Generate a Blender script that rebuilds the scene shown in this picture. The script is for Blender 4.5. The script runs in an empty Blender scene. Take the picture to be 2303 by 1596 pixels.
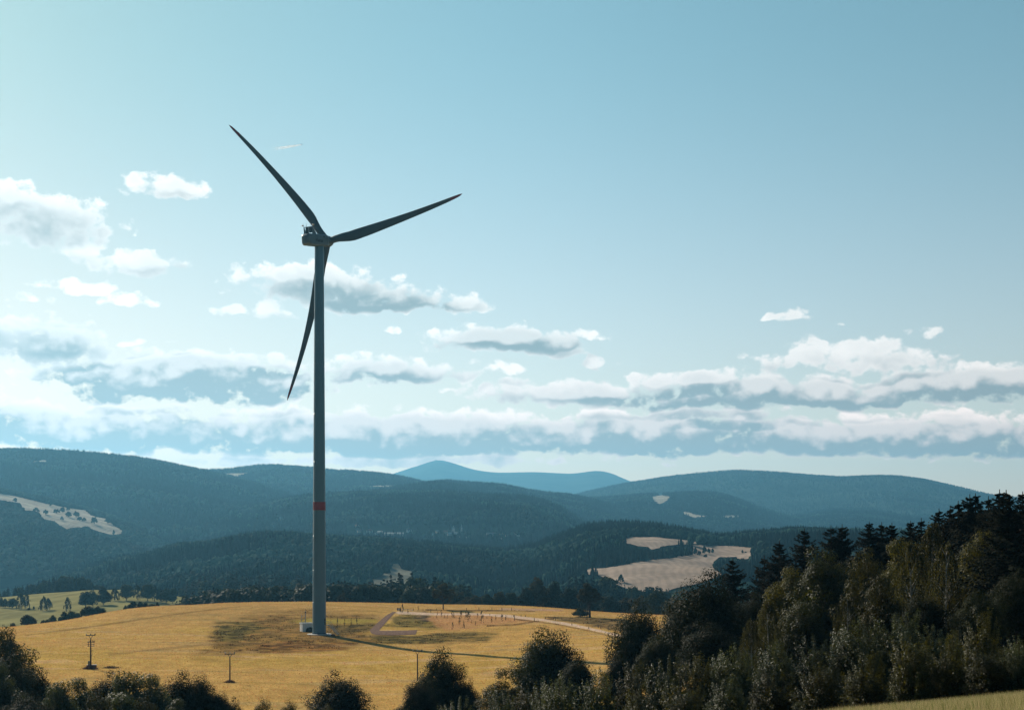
import bpy, math, random
import numpy as np
from mathutils import Vector, Matrix

R = math.radians
rng = np.random.default_rng(7)
random.seed(7)
scene = bpy.context.scene
COL = scene.collection

# ------------------------------------------------------------------ camera
FX, CX, HY = 3500.0, 1151.5, 1210.0          # focal length, centre column and eye level of the 2303 px wide view
cam = bpy.data.cameras.new('camera')
cam.sensor_width = 36.0
cam.lens = FX / 2303.0 * 36.0
cam.shift_y = (HY - 797.5) / 2303.0
cam.clip_start = 0.5
cam.clip_end = 80000.0
camo = bpy.data.objects.new('camera', cam)
COL.objects.link(camo)
camo.rotation_euler = (R(90), 0, 0)
scene.camera = camo

# ------------------------------------------------------------------ light
SUN_AZ, SUN_EL = -35.0, 28.0
sdir = Vector((math.sin(R(SUN_AZ)) * math.cos(R(SUN_EL)), math.cos(R(SUN_AZ)) * math.cos(R(SUN_EL)), math.sin(R(SUN_EL))))
sun = bpy.data.lights.new('sun', 'SUN')
sun.energy = 4.6
sun.angle = R(0.5)
sun.color = (1.0, 0.89, 0.74)
suno = bpy.data.objects.new('sun', sun)
COL.objects.link(suno)
suno.rotation_euler = sdir.to_track_quat('Z', 'Y').to_euler()
SKY_STRENGTH = 0.075
SKY_TINT = (0.92, 1.11, .86, 1)
SKY_LOW = (1.62, 1.20, .96, 1)
SKY_DUST = 0.6
SKY_BACK = (.24, .40, .56, 1)          # the sky away from the sun is duller than the bright hazy side
CLOUD_LIT = (.95, .93, .89)
CLOUD_GREY = (.215, .265, .272)
CLOUD_GREY_SUN = (.25, .285, .28)

scene.view_settings.view_transform = 'Standard'
scene.view_settings.look = 'None'
scene.view_settings.exposure = 0.42
scene.view_settings.gamma = 1.0
scene.view_settings.use_curve_mapping = False

# ------------------------------------------------------------------ node helper
class NT:
    def __init__(s, tree):
        s.t = tree; s.n = tree.nodes; s.l = tree.links
    def put(s, sock, v):
        if v is None: return
        if hasattr(v, 'is_output'): s.l.new(v, sock)
        else: sock.default_value = v
    def new(s, typ, **kw):
        n = s.n.new(typ)
        for k, v in kw.items(): setattr(n, k, v)
        return n
    def m(s, op, a, b=None, c=None, clamp=False):
        n = s.n.new('ShaderNodeMath'); n.operation = op; n.use_clamp = clamp
        for i, v in enumerate((a, b, c)): s.put(n.inputs[i], v)
        return n.outputs[0]
    def vm(s, op, a, b=None, c=None):
        n = s.n.new('ShaderNodeVectorMath'); n.operation = op
        for i, v in enumerate((a, b, c)): s.put(n.inputs[i], v)
        return n.outputs['Value'] if op in ('DOT_PRODUCT', 'LENGTH') else n.outputs[0]
    def mix(s, f, a, b, mode='MIX'):
        n = s.n.new('ShaderNodeMix'); n.data_type = 'RGBA'; n.blend_type = mode
        s.put(n.inputs['Factor'], f); s.put(n.inputs[6], a); s.put(n.inputs[7], b)
        return n.outputs[2]
    def noise(s, vec, scale, detail=4.0, rough=0.55, dist=0.0, lac=2.0):
        n = s.n.new('ShaderNodeTexNoise'); n.noise_dimensions = '3D'
        s.put(n.inputs['Vector'], vec); n.inputs['Scale'].default_value = scale
        n.inputs['Detail'].default_value = detail; n.inputs['Roughness'].default_value = rough
        n.inputs['Distortion'].default_value = dist; n.inputs['Lacunarity'].default_value = lac
        return n.outputs[0]
    def smooth(s, x, a, b, lo=0.0, hi=1.0):
        n = s.n.new('ShaderNodeMapRange'); n.interpolation_type = 'SMOOTHSTEP'
        s.put(n.inputs[0], x)
        for i, v in enumerate((a, b, lo, hi)): s.put(n.inputs[i + 1], v)
        return n.outputs[0]

# ------------------------------------------------------------------ sky with clouds, laid out by compass direction and height
world = bpy.data.worlds.new('World')
scene.world = world
world.use_nodes = True
wt = NT(world.node_tree)
wt.n.clear()
CLOUDS = [  # centre column, centre row, half width, half height, strength, darkness of its base
    (372, 424, 98, 32, .7, .15), (85, 500, 150, 66, 1.15, .35), (190, 560, 60, 30, .8, .0), (290, 592, 110, 36, 1.0, .1),
    (165, 643, 100, 22, .75, .0), (285, 672, 66, 22, .8, .0), (60, 672, 80, 16, .5, .0), (95, 702, 90, 14, .5, .0),
    (50, 770, 165, 68, 1.1, .45), (735, 655, 165, 52, 1.15, .5), (860, 674, 205, 33, 1.15, .75), (580, 705, 105, 22, .95, .15),
    (430, 862, 320, 66, 1.45, 1.3), (300, 815, 90, 32, .9, .5), (560, 815, 130, 28, .9, .5), (850, 838, 170, 36, 1.15, .7),
    (1150, 768, 150, 38, 1.2, .75), (1310, 755, 70, 16, .7, .0), (1262, 790, 60, 20, .5, .4), (1355, 816, 50, 19, .55, .1),
    (1120, 830, 58, 20, .55, .0), (900, 743, 24, 14, .4, .0), (1795, 710, 62, 20, .34, .1), (1722, 713, 30, 13, .4, .0),
    (1866, 726, 30, 12, .4, .0), (2080, 748, 48, 18, .3, .1), (275, 763, 55, 10, .5, .0),
    (405, 767, 36, 8, .45, .0), (985, 879, 45, 9, .5, .0), (1910, 805, 190, 42, 1.0, .1), (1760, 890, 470, 42, 1.35, .9),
    (2240, 866, 300, 48, 1.4, 1.0), (1330, 885, 250, 30, 1.0, .3), (1560, 858, 160, 26, 1.0, .4),
    (250, 972, 640, 60, 1.35, .9), (900, 988, 500, 58, 1.4, .95), (1480, 988, 460, 58, 1.4, 1.0), (2080, 992, 440, 54, 1.35, .9),
    (700, 1040, 900, 15, .5, .1), (1620, 935, 200, 20, .9, .45), (-300, 860, 200, 60, 1.2, .6), (2700, 900, 260, 60, 1.3, .9),
    (-420, 620, 160, 60, 1.1, .5), (2650, 700, 90, 30, 1.0, .2),
]
def cloud_group(name, lo, hi):
    """cloud thickness and body darkness for the compass sector between two columns"""
    grp = bpy.data.node_groups.new(name, 'ShaderNodeTree')
    grp.interface.new_socket('Dir', in_out='INPUT', socket_type='NodeSocketVector')
    grp.interface.new_socket('Field', in_out='OUTPUT', socket_type='NodeSocketFloat')
    grp.interface.new_socket('Dark', in_out='OUTPUT', socket_type='NodeSocketFloat')
    grp.interface.new_socket('Soft', in_out='OUTPUT', socket_type='NodeSocketFloat')
    g = NT(grp)
    gi, go = g.new('NodeGroupInput'), g.new('NodeGroupOutput')
    P = gi.outputs[0]
    warp = g.new('ShaderNodeTexNoise'); g.put(warp.inputs['Vector'], P)
    warp.inputs['Scale'].default_value = 20; warp.inputs['Detail'].default_value = 3; warp.inputs['Roughness'].default_value = .6
    wv = g.vm('MULTIPLY', g.vm('SUBTRACT', warp.outputs['Color'], (.5, .5, .5)), (.06, .016, 0))
    PW = g.vm('ADD', P, wv)
    field = dark = None
    for (cx, cy, rx, ry, amp, dk) in CLOUDS:
        if cx + rx * 1.5 + 110 < lo or cx - rx * 1.5 - 110 > hi: continue
        az = math.atan((cx - CX) / FX); v = (HY - cy) / FX * math.cos(az)
        a, b = FX / rx / 1.12, FX / ry / 1.12
        e0 = e = g.vm('MULTIPLY_ADD', PW, (a, b, 0), (-az * a, -v * b, 0))
        e = g.vm('MAXIMUM', e, g.vm('MULTIPLY', e, (-1, -1.6, 0)))
        f = g.m('MULTIPLY_ADD', g.vm('DOT_PRODUCT', e, e), -max(amp, 1.15), amp)
        field = f if field is None else g.m('MAXIMUM', field, f)
        if dk > 0:
            f2 = g.m('MULTIPLY', g.m('SUBTRACT', f, g.vm('DOT_PRODUCT', e0, (0, .38, 0))), dk)
            dark = f2 if dark is None else g.m('MAXIMUM', dark, f2)
    n1 = g.noise(g.vm('MULTIPLY', P, (1, 1.25, 1)), 30, 8, .58, .3)
    n2 = g.noise(g.vm('ADD', g.vm('MULTIPLY', P, (1, 1.3, 1)), (3.1, 1.7, .4)), 105, 4, .6)
    nn = g.m('ADD', g.m('MULTIPLY', g.m('SUBTRACT', n1, .44), 2.6), g.m('MULTIPLY', g.m('SUBTRACT', n2, .5), 2.4))
    vo = g.new('ShaderNodeTexVoronoi'); vo.voronoi_dimensions = '2D'; vo.feature = 'F1'; vo.inputs['Scale'].default_value = 48; vo.inputs['Detail'].default_value = 1.5; vo.inputs['Roughness'].default_value = .6
    g.put(vo.inputs['Vector'], g.vm('ADD', g.vm('MULTIPLY', P, (1, 1.35, 1)), g.vm('MULTIPLY', g.vm('SUBTRACT', warp.outputs['Color'], (.5, .5, .5)), (.03, .03, 0))))
    lobes = g.m('MULTIPLY', g.m('SUBTRACT', .62, vo.outputs['Distance']), 1.3)
    nb = g.noise(g.vm('ADD', g.vm('MULTIPLY', P, (1, 2.2, 1)), (7.7, .3, 2.1)), 11, 1.5, .5)
    big = g.m('MULTIPLY', g.m('SUBTRACT', nb, .46), 1.9)
    nn = g.m('ADD', g.m('ADD', nn, lobes), big)
    ns = g.noise(g.vm('MULTIPLY', P, (1, 1.25, 1)), 30, 2.5, .55, .3)
    soft = g.m('ADD', g.m('MULTIPLY', g.m('ADD', g.m('SUBTRACT', ns, .44), g.m('MULTIPLY', big, .5)), 2.0), g.m('MULTIPLY', lobes, .22))
    g.put(go.inputs[0], g.m('ADD', g.m('MAXIMUM', field, -2.0), nn))
    g.put(go.inputs[2], g.m('ADD', g.m('MAXIMUM', field, -2.0), soft))
    g.put(go.inputs[1], g.m('ADD', dark, g.m('ADD', g.m('MULTIPLY', soft, .35), g.m('MULTIPLY', nn, .12))))
    return grp
tc = wt.new('ShaderNodeTexCoord')
sep = wt.new('ShaderNodeSeparateXYZ'); wt.l.new(tc.outputs['Generated'], sep.inputs[0])
X, Y, Z = sep.outputs
azn = wt.m('ARCTAN2', X, Y)
hyp = wt.m('MAXIMUM', wt.m('SQRT', wt.m('ADD', wt.m('MULTIPLY', X, X), wt.m('MULTIPLY', Y, Y))), .02)
tanel = wt.m('DIVIDE', Z, hyp)
comb = wt.new('ShaderNodeCombineXYZ'); wt.put(comb.inputs[0], azn); wt.put(comb.inputs[1], tanel)
dirv = comb.outputs[0]
sky = wt.new('ShaderNodeTexSky', sky_type='NISHITA', sun_disc=False)
sky.sun_elevation = R(SUN_EL); sky.sun_rotation = R(SUN_AZ); sky.altitude = 500; sky.air_density = 1.0; sky.dust_density = SKY_DUST; sky.ozone_density = 2.0
toward = wt.m('ADD', wt.m('MULTIPLY', X, math.sin(R(-15))), wt.m('MULTIPLY', Y, math.cos(R(-15))))
skyc = wt.mix(1.0, sky.outputs[0], wt.mix(wt.smooth(tanel, .02, .36), SKY_LOW, SKY_TINT), 'MULTIPLY')
skyc = wt.mix(1.0, skyc, wt.mix(wt.smooth(azn, .05, -.40), (1, 1, 1, 1), (.90, .82, .76, 1)), 'MULTIPLY')
skyc = wt.mix(1.0, skyc, wt.mix(wt.smooth(toward, -.2, .75), SKY_BACK, (1, 1, 1, 1)), 'MULTIPLY')
def background(col):
    bg = wt.new('ShaderNodeBackground'); bg.inputs[1].default_value = SKY_STRENGTH; wt.put(bg.inputs[0], col); return bg.outputs[0]
def choose(f, a, b):
    n = wt.new('ShaderNodeMixShader'); wt.put(n.inputs[0], f); wt.l.new(a, n.inputs[1]); wt.l.new(b, n.inputs[2]); return n.outputs[0]
clear = background(skyc)
left_glow = wt.smooth(azn, .30, -.36)
def sector(name, lo, hi):
    grp = cloud_group(name, lo, hi)
    def cloud(vec):
        n = wt.new('ShaderNodeGroup'); n.node_tree = grp; wt.put(n.inputs[0], vec); return n.outputs
    c0 = cloud(dirv); c1 = cloud(wt.vm('ADD', dirv, (-.004, .0075, 0)))
    alpha = wt.smooth(c0[0], -.18, .62)
    core = wt.smooth(c0[1], -.25, .75)
    edge = wt.smooth(wt.m('ADD', wt.m('SUBTRACT', c1[2], c0[2]), wt.m('MULTIPLY', wt.m('SUBTRACT', c0[2], c0[0]), .35)), -.85, .0)
    shade = wt.m('MULTIPLY', core, wt.m('MULTIPLY_ADD', edge, .6, .4))
    bright = wt.mix(left_glow, tuple(x / SKY_STRENGTH for x in CLOUD_LIT) + (1,), tuple(x / SKY_STRENGTH for x in CLOUD_LIT) + (1,))
    grey = wt.mix(left_glow, tuple(x / SKY_STRENGTH for x in CLOUD_GREY) + (1,), tuple(x / SKY_STRENGTH for x in CLOUD_GREY_SUN) + (1,))
    cc = wt.mix(1.0, wt.mix(shade, bright, grey), wt.mix(wt.smooth(tanel, .02, .14), (1.55, 1.14, 1.0, 1), (1.06, 1.0, .97, 1)), 'MULTIPLY')
    return background(wt.mix(wt.m('MULTIPLY', alpha, .97), skyc, cc))
AZ1, AZ2 = math.atan((720 - CX) / FX), math.atan((1440 - CX) / FX)
s1, s2, s3 = sector('cloud_west', -3000, 720), sector('cloud_mid', 720, 1440), sector('cloud_east', 1440, 5000)
clouds = choose(wt.m('GREATER_THAN', azn, AZ1), s1, choose(wt.m('GREATER_THAN', azn, AZ2), s2, s3))
band = wt.m('MULTIPLY', wt.m('MULTIPLY', wt.m('GREATER_THAN', tanel, -.01), wt.m('LESS_THAN', tanel, .252)), wt.m('LESS_THAN', wt.m('ABSOLUTE', azn), .62))
wo = wt.new('ShaderNodeOutputWorld'); wt.l.new(choose(band, clear, clouds), wo.inputs[0])
world.cycles.sampling_method = 'MANUAL'; world.cycles.sample_map_resolution = 1024

# ------------------------------------------------------------------ bookkeeping
def tag(o, label=None, cat=None, group=None, kind=None):
    if label: o['label'] = label
    if cat: o['category'] = cat
    if group: o['group'] = group
    if kind: o['kind'] = kind
    return o
def empty(name, loc, rz=0.0):
    o = bpy.data.objects.new(name, None); COL.objects.link(o)
    o.location = loc; o.rotation_euler = (0, 0, rz); o.empty_display_size = .5
    return o
def link_mesh(name, me, mat=None, parent=None):
    o = bpy.data.objects.new(name, me); COL.objects.link(o)
    if mat and not me.materials: me.materials.append(mat)
    if parent: o.parent = parent
    return o
def copy_tree(o, parent=None):
    c = o.copy(); COL.objects.link(c); c.parent = parent
    for ch in list(o.children): copy_tree(ch, c)
    return c
def np_mesh(name, V, F, mat=None, smooth=False, col=None):
    V = np.asarray(V, np.float32); F = np.asarray(F, np.int32)
    me = bpy.data.meshes.new(name)
    k = F.shape[1]
    me.vertices.add(len(V)); me.vertices.foreach_set('co', V.ravel())
    me.loops.add(F.size); me.loops.foreach_set('vertex_index', F.ravel())
    me.polygons.add(len(F)); me.polygons.foreach_set('loop_start', np.arange(0, F.size, k, dtype=np.int32))
    me.polygons.foreach_set('use_smooth', np.full(len(F), smooth))
    if col is not None:
        a = me.color_attributes.new('tone', 'FLOAT_COLOR', 'POINT')
        c4 = np.ones((len(V), 4), np.float32); c4[:, :3] = col
        a.data.foreach_set('color', c4.ravel())
    me.update(calc_edges=True)
    if mat: me.materials.append(mat)
    return me
class MB:
    """collects solid shapes into one mesh"""
    def __init__(s): s.v = []; s.f = []; s.M = Matrix.Identity(4)
    def add(s, vs, fs):
        k = len(s.v)
        s.v += [tuple(s.M @ Vector(p)) for p in vs]
        s.f += [tuple(i + k for i in f) for f in fs]
        return s
    def box(s, x0, x1, y0, y1, z0, z1, bev=0.0):
        if bev <= 0:
            vs = [(x, y, z) for z in (z0, z1) for y in (y0, y1) for x in (x0, x1)]
            return s.add(vs, [(0, 2, 3, 1), (4, 5, 7, 6), (0, 1, 5, 4), (2, 6, 7, 3), (0, 4, 6, 2), (1, 3, 7, 5)])
        rings = []
        for z, i in ((z0, bev), (z0 + bev, 0), (z1 - bev, 0), (z1, bev)):
            rings.append([(x0 + i + bev, y0 + i, z), (x1 - i - bev, y0 + i, z), (x1 - i, y0 + i + bev, z), (x1 - i, y1 - i - bev, z),
                          (x1 - i - bev, y1 - i, z), (x0 + i + bev, y1 - i, z), (x0 + i, y1 - i - bev, z), (x0 + i, y0 + i + bev, z)])
        return s.loft(rings)
    def loft(s, rings, cap=True):
        n = len(rings[0]); vs = [p for r in rings for p in r]; fs = []
        for a in range(len(rings) - 1):
            for i in range(n):
                j = (i + 1) % n
                fs.append((a * n + i, a * n + j, (a + 1) * n + j, (a + 1) * n + i))
        if cap:
            fs.append(tuple(range(n - 1, -1, -1))); fs.append(tuple(range((len(rings) - 1) * n, len(rings) * n)))
        return s.add(vs, fs)
    def tube(s, pts, rad, n=6):
        pts = [Vector(p) for p in pts]
        if not isinstance(rad, (list, tuple)): rad = [rad] * len(pts)
        rings = []
        for i, p in enumerate(pts):
            d = (pts[min(i + 1, len(pts) - 1)] - pts[max(i - 1, 0)]).normalized()
            a = d.orthogonal().normalized() if abs(d.z) < .95 else Vector((1, 0, 0)); a = (a - d * a.dot(d)).normalized()
            b = d.cross(a)
            rings.append([tuple(p + (a * math.cos(2 * math.pi * k / n) + b * math.sin(2 * math.pi * k / n)) * rad[i]) for k in range(n)])
        return s.loft(rings)
    def build(s, name, mat, parent=None, smooth=False):
        me = bpy.data.meshes.new(name); me.from_pydata(s.v, [], s.f); me.update()
        me.materials.append(mat)
        if smooth:
            for p in me.polygons: p.use_smooth = True
            try: me.set_sharp_from_angle(angle=R(38))
            except Exception: pass
        return link_mesh(name, me, None, parent)

# ------------------------------------------------------------------ materials
def base_mat(name, rough=.6, spec=.3):
    m = bpy.data.materials.new(name); m.use_nodes = True
    t = NT(m.node_tree); p = t.n['Principled BSDF']
    p.inputs['Roughness'].default_value = rough; p.inputs['Specular IOR Level'].default_value = spec
    return m, t, p
def paint(name, c, rough=.5, spec=.4, var=.12, scale=2.0, metal=0.0):
    m, t, p = base_mat(name, rough, spec)
    p.inputs['Metallic'].default_value = metal
    tcn = t.new('ShaderNodeTexCoord')
    n = t.noise(tcn.outputs['Object'], scale, 5, .6)
    f = t.smooth(n, .3, .7, 1 - var, 1 + var)
    v = t.vm('SCALE', (c[0], c[1], c[2])); sc = v.node; t.put(sc.inputs['Scale'], f)
    t.put(p.inputs['Base Color'], v)
    t.put(p.inputs['Roughness'], t.smooth(n, .3, .7, rough * .85, min(1, rough * 1.15)))
    return m
def leaf_mat(name, c1, c2, transl=.25, rough=.75, spec=.07, objvar=.3, stands=0.0):
    m, t, p = base_mat(name, rough, spec)
    geo = t.new('ShaderNodeNewGeometry'); oi = t.new('ShaderNodeObjectInfo')
    c = t.mix(geo.outputs['Random Per Island'], c1 + (1,), c2 + (1,))
    k = t.m('MULTIPLY_ADD', oi.outputs['Random'], objvar * 2, 1 - objvar)
    if stands:                      # woods of different age and kind from slope to slope
        k = t.m('MULTIPLY', k, t.smooth(t.noise(t.vm('MULTIPLY', geo.outputs['Position'], (1, 1, .3)), stands, 4, .6), .34, .66, .40, 1.5))
    v = t.vm('SCALE', c); t.put(v.node.inputs['Scale'], k)
    t.put(p.inputs['Base Color'], v)
    tr = t.new('ShaderNodeBsdfTranslucent'); t.put(tr.inputs[0], t.mix(1.0, v, (1.5, 1.25, .45, 1), 'MULTIPLY'))
    mx = t.new('ShaderNodeMixShader'); mx.inputs[0].default_value = transl
    t.l.new(p.outputs[0], mx.inputs[1]); t.l.new(tr.outputs[0], mx.inputs[2])
    t.l.new(mx.outputs[0], t.n['Material Output'].inputs[0])
    return m
M = {}
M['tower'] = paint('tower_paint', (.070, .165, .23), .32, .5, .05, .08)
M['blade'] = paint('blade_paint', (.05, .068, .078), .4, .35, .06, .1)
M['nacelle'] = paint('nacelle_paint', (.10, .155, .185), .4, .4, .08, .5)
M['dark'] = paint('dark_grey', (.03, .035, .04), .6)
M['red'] = paint('red_paint', (.19, .009, .014), .5)
M['white'] = paint('white_paint', (.72, .72, .70), .5)
M['steel'] = paint('galvanised_steel', (.32, .33, .33), .45, .5, .2, 4)
M['concrete'] = paint('concrete', (.55, .53, .49), .85, .2, .2, 3)
M['kiosk'] = paint('kiosk_render', (.62, .63, .61), .8, .2, .08, 2)
M['wood'] = paint('weathered_wood', (.05, .035, .025), .85, .2, .35, 5)
M['bark'] = paint('bark', (.045, .033, .024), .95, .1, .4, 6)
M['birch_bark'] = paint('birch_bark', (.42, .40, .37), .8, .2, .45, 5)
M['brick'] = paint('red_brick', (.22, .07, .045), .85, .2, .35, 6)
M['soil'] = paint('soil', (.045, .03, .02), .95, .1, .4, 3)
M['porcelain'] = paint('porcelain', (.5, .48, .45), .3, .5)
M['greencab'] = paint('green_cabinet', (.11, .16, .15), .5)
M['plaster'] = paint('house_plaster', (.58, .55, .49), .85, .2, .15, .4)
M['plaster_white'] = paint('white_plaster', (.75, .74, .70), .85, .2, .1, .4)
M['roof_red'] = paint('roof_tile_red', (.16, .075, .05), .8, .2, .3, .6)
M['roof_grey'] = paint('roof_grey', (.14, .14, .14), .7, .3, .25, .6)
M['roof_pale'] = paint('roof_pale', (.45, .46, .45), .6, .3, .2, .6)
L = {}
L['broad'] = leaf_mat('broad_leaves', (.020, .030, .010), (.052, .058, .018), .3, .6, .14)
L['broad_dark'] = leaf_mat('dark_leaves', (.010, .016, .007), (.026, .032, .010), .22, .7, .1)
L['gold'] = leaf_mat('golden_leaves', (.034, .040, .010), (.084, .080, .019), .35, .6, .12)
L['bronze'] = leaf_mat('bronze_leaves', (.026, .030, .009), (.056, .054, .015), .28, .6, .12)
L['silver'] = leaf_mat('silver_leaves', (.028, .042, .018), (.090, .105, .052), .3, .5, .18)
L['olive'] = leaf_mat('olive_leaves', (.028, .034, .011), (.080, .080, .026), .35, .55, .18)
L['spruce'] = leaf_mat('spruce_needles', (.006, .009, .005), (.014, .017, .008), .08, .85, .05)
L['birch'] = leaf_mat('birch_leaves', (.030, .035, .013), (.074, .072, .027), .32, .6, .12)
L['mid'] = leaf_mat('mid_leaves', (.024, .034, .020), (.050, .060, .030), .18, .95, .04)
L['mid_dark'] = leaf_mat('mid_dark_leaves', (.010, .015, .009), (.024, .028, .014), .1, .95, .04)
L['mid_brown'] = leaf_mat('brown_green_leaves', (.034, .029, .010), (.068, .052, .016), .22, .95, .04)
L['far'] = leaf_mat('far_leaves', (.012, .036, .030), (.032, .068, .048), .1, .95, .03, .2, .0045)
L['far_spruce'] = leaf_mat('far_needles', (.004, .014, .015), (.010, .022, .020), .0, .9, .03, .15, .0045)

# ------------------------------------------------------------------ noise on the ground plan
_lat = rng.random((8, 256, 256)).astype(np.float64)
def vnoise(x, y, k=0):
    xi = np.floor(x).astype(np.int64); yi = np.floor(y).astype(np.int64)
    fx = x - xi; fy = y - yi
    fx = fx * fx * (3 - 2 * fx); fy = fy * fy * (3 - 2 * fy)
    A = _lat[k]
    a = A[xi & 255, yi & 255]; b = A[(xi + 1) & 255, yi & 255]; c = A[xi & 255, (yi + 1) & 255]; d = A[(xi + 1) & 255, (yi + 1) & 255]
    return (a * (1 - fx) + b * fx) * (1 - fy) + (c * (1 - fx) + d * fx) * fy
def fbm(x, y, scale, octs=4, k=0, rough=.5):
    x = np.asarray(x, float) / scale; y = np.asarray(y, float) / scale
    s = 0.0; a = 1.0; tot = 0.0
    for o in range(octs):
        s = s + a * (vnoise(x * 2 ** o + 17.3 * o, y * 2 ** o + 5.1 * o, (k + o) % 8) - .5); tot += a; a *= rough
    return s / tot
def sstep(a, b, x):
    t = np.clip((x - a) / (b - a), 0, 1); return t * t * (3 - 2 * t)

# ------------------------------------------------------------------ near ground: heights by column and distance
gx = np.array([-700, 0, 300, 500, 718, 900, 1000, 1150, 1250, 1350, 1500, 1900, 2303, 3200], float)
gY = np.array([0, 25, 60, 110, 180, 250, 300, 360, 400, 440, 470, 500, 525, 560, 600, 645, 690, 740, 800, 900, 1200], float)
gZ = np.array([
    [-1.9] * 6 + [-1.8] * 4 + [-1.7] * 4,
    [-4.9, -4.6, -4.5, -4.4, -4.3, -4.2, -4.1, -3.9, -3.75, -3.65, -3.3, -2.84, -2.70, -2.3],
    [-10.5, -10.5, -10.5, -10.5, -10.4, -10.2, -9.9, -9.4, -9.0, -8.6, -8.0, -6.9, -5.9, -5.0],
    [-16, -16, -16, -16, -16, -15.6, -15.2, -14.6, -14.2, -13.6, -12.6, -9.6, -7.8, -6],
    [-24, -24, -24, -24, -24, -23.6, -23, -22.2, -21.6, -21, -19, -12.5, -9, -6],
    [-33, -33, -33, -33.2, -33.4, -33.4, -33.2, -32.6, -31.5, -30, -27, -20, -16, -12],
    [-33.8, -33.8, -34, -34.2, -34.5, -34.5, -34.4, -34, -33.2, -32, -30, -25, -20, -16],
    [-33.2, -33.3, -33.5, -33.7, -34, -34, -33.9, -33.5, -33.0, -32.4, -31, -29, -27, -25],
    [-33.0, -32.6, -32.6, -33.4, -33.8, -33.8, -33.7, -33.3, -32.7, -32.0, -31, -29, -27.5, -26],
    [-33, -32.3, -32.6, -33.2, -33.9, -33.9, -33.7, -33.1, -32.3, -31.6, -31, -29.5, -28, -27],
    [-33, -32.3, -32.5, -33.0, -33.8, -34.3, -34.0, -33.0, -32.1, -31.4, -31, -29.8, -29, -28],
    [-33, -32.5, -32.2, -32.5, -32.9, -33.6, -33.5, -32.7, -31.9, -31.4, -31, -30, -29.5, -29],
    [-33, -32.7, -31.9, -32.0, -32.25, -32.9, -32.9, -32.3, -31.7, -31.3, -31, -30.2, -30, -30],
    [-33.4, -32.1, -31.0, -31.0, -31.3, -31.9, -32.1, -31.8, -31.4, -31.2, -31, -30.6, -30.5, -31],
    [-36.5, -34.6, -28.2, -28.6, -29.6, -30.8, -31.3, -31.3, -31.2, -31.3, -31.4, -31.5, -32, -33],
    [-41, -40, -27.9, -26.9, -27.9, -29.2, -30.1, -30.3, -30.2, -31.2, -32.2, -33, -34, -36],
    [-45, -45, -33, -28.2, -27.7, -28.8, -29.5, -29.8, -30.6, -32.5, -34, -36, -38, -40],
    [-48, -48, -43, -35, -31, -30.6, -31.2, -31.5, -33, -35.5, -38, -40, -43, -45],
    [-52, -52, -50, -44, -40, -38, -37.5, -37.5, -39, -42, -45, -48, -50, -52],
    [-56, -56, -55, -52, -50, -48, -47, -47, -49, -52, -55, -58, -60, -62],
    [-75, -75, -75, -75, -75, -75, -75, -75, -75, -75, -75, -75, -75, -75]], float)
_ux = np.linspace(-700, 3200, 400); _uY = np.linspace(0, 1200, 601)
_t1 = np.stack([np.interp(_ux, gx, r) for r in gZ])
_t2 = np.stack([np.interp(_uY, gY, _t1[:, i]) for i in range(400)], 1)       # rows Y, cols x
def _blur(A, w, ax):
    k = np.exp(-np.linspace(-2, 2, 2 * w + 1) ** 2); k /= k.sum()
    pad = [(0, 0), (0, 0)]; pad[ax] = (w, w)
    B = np.pad(A, pad, mode='edge')
    return np.apply_along_axis(lambda r: np.convolve(r, k, 'valid'), ax, B)
_keep = _t2.copy()
_t2 = _blur(_blur(_t2, 9, 0), 14, 1)
_w = sstep(10, 60, _uY)[:, None]
_t2 = _keep * (1 - _w) + _t2 * _w
def g0(x, Y):
    x = np.clip(np.asarray(x, float), -700, 3200); Y = np.clip(np.asarray(Y, float), 0, 1200)
    fx = (x + 700) / 3900 * 399; fy = Y / 1200 * 600
    ix = np.minimum(fx.astype(int), 398); iy = np.minimum(fy.astype(int), 599)
    tx = fx - ix; ty = fy - iy
    return (_t2[iy, ix] * (1 - tx) + _t2[iy, ix + 1] * tx) * (1 - ty) + (_t2[iy + 1, ix] * (1 - tx) + _t2[iy + 1, ix + 1] * tx) * ty
def gnd(X, Y):
    """height of the near ground at a ground-plan point"""
    X = np.asarray(X, float); Y = np.asarray(Y, float)
    x = CX + X / np.maximum(Y, 14.0) * FX
    rough = fbm(X, Y, 18, 3, 2) * .5 * sstep(280, 340, Y)
    return g0(x, Y) + rough

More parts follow.
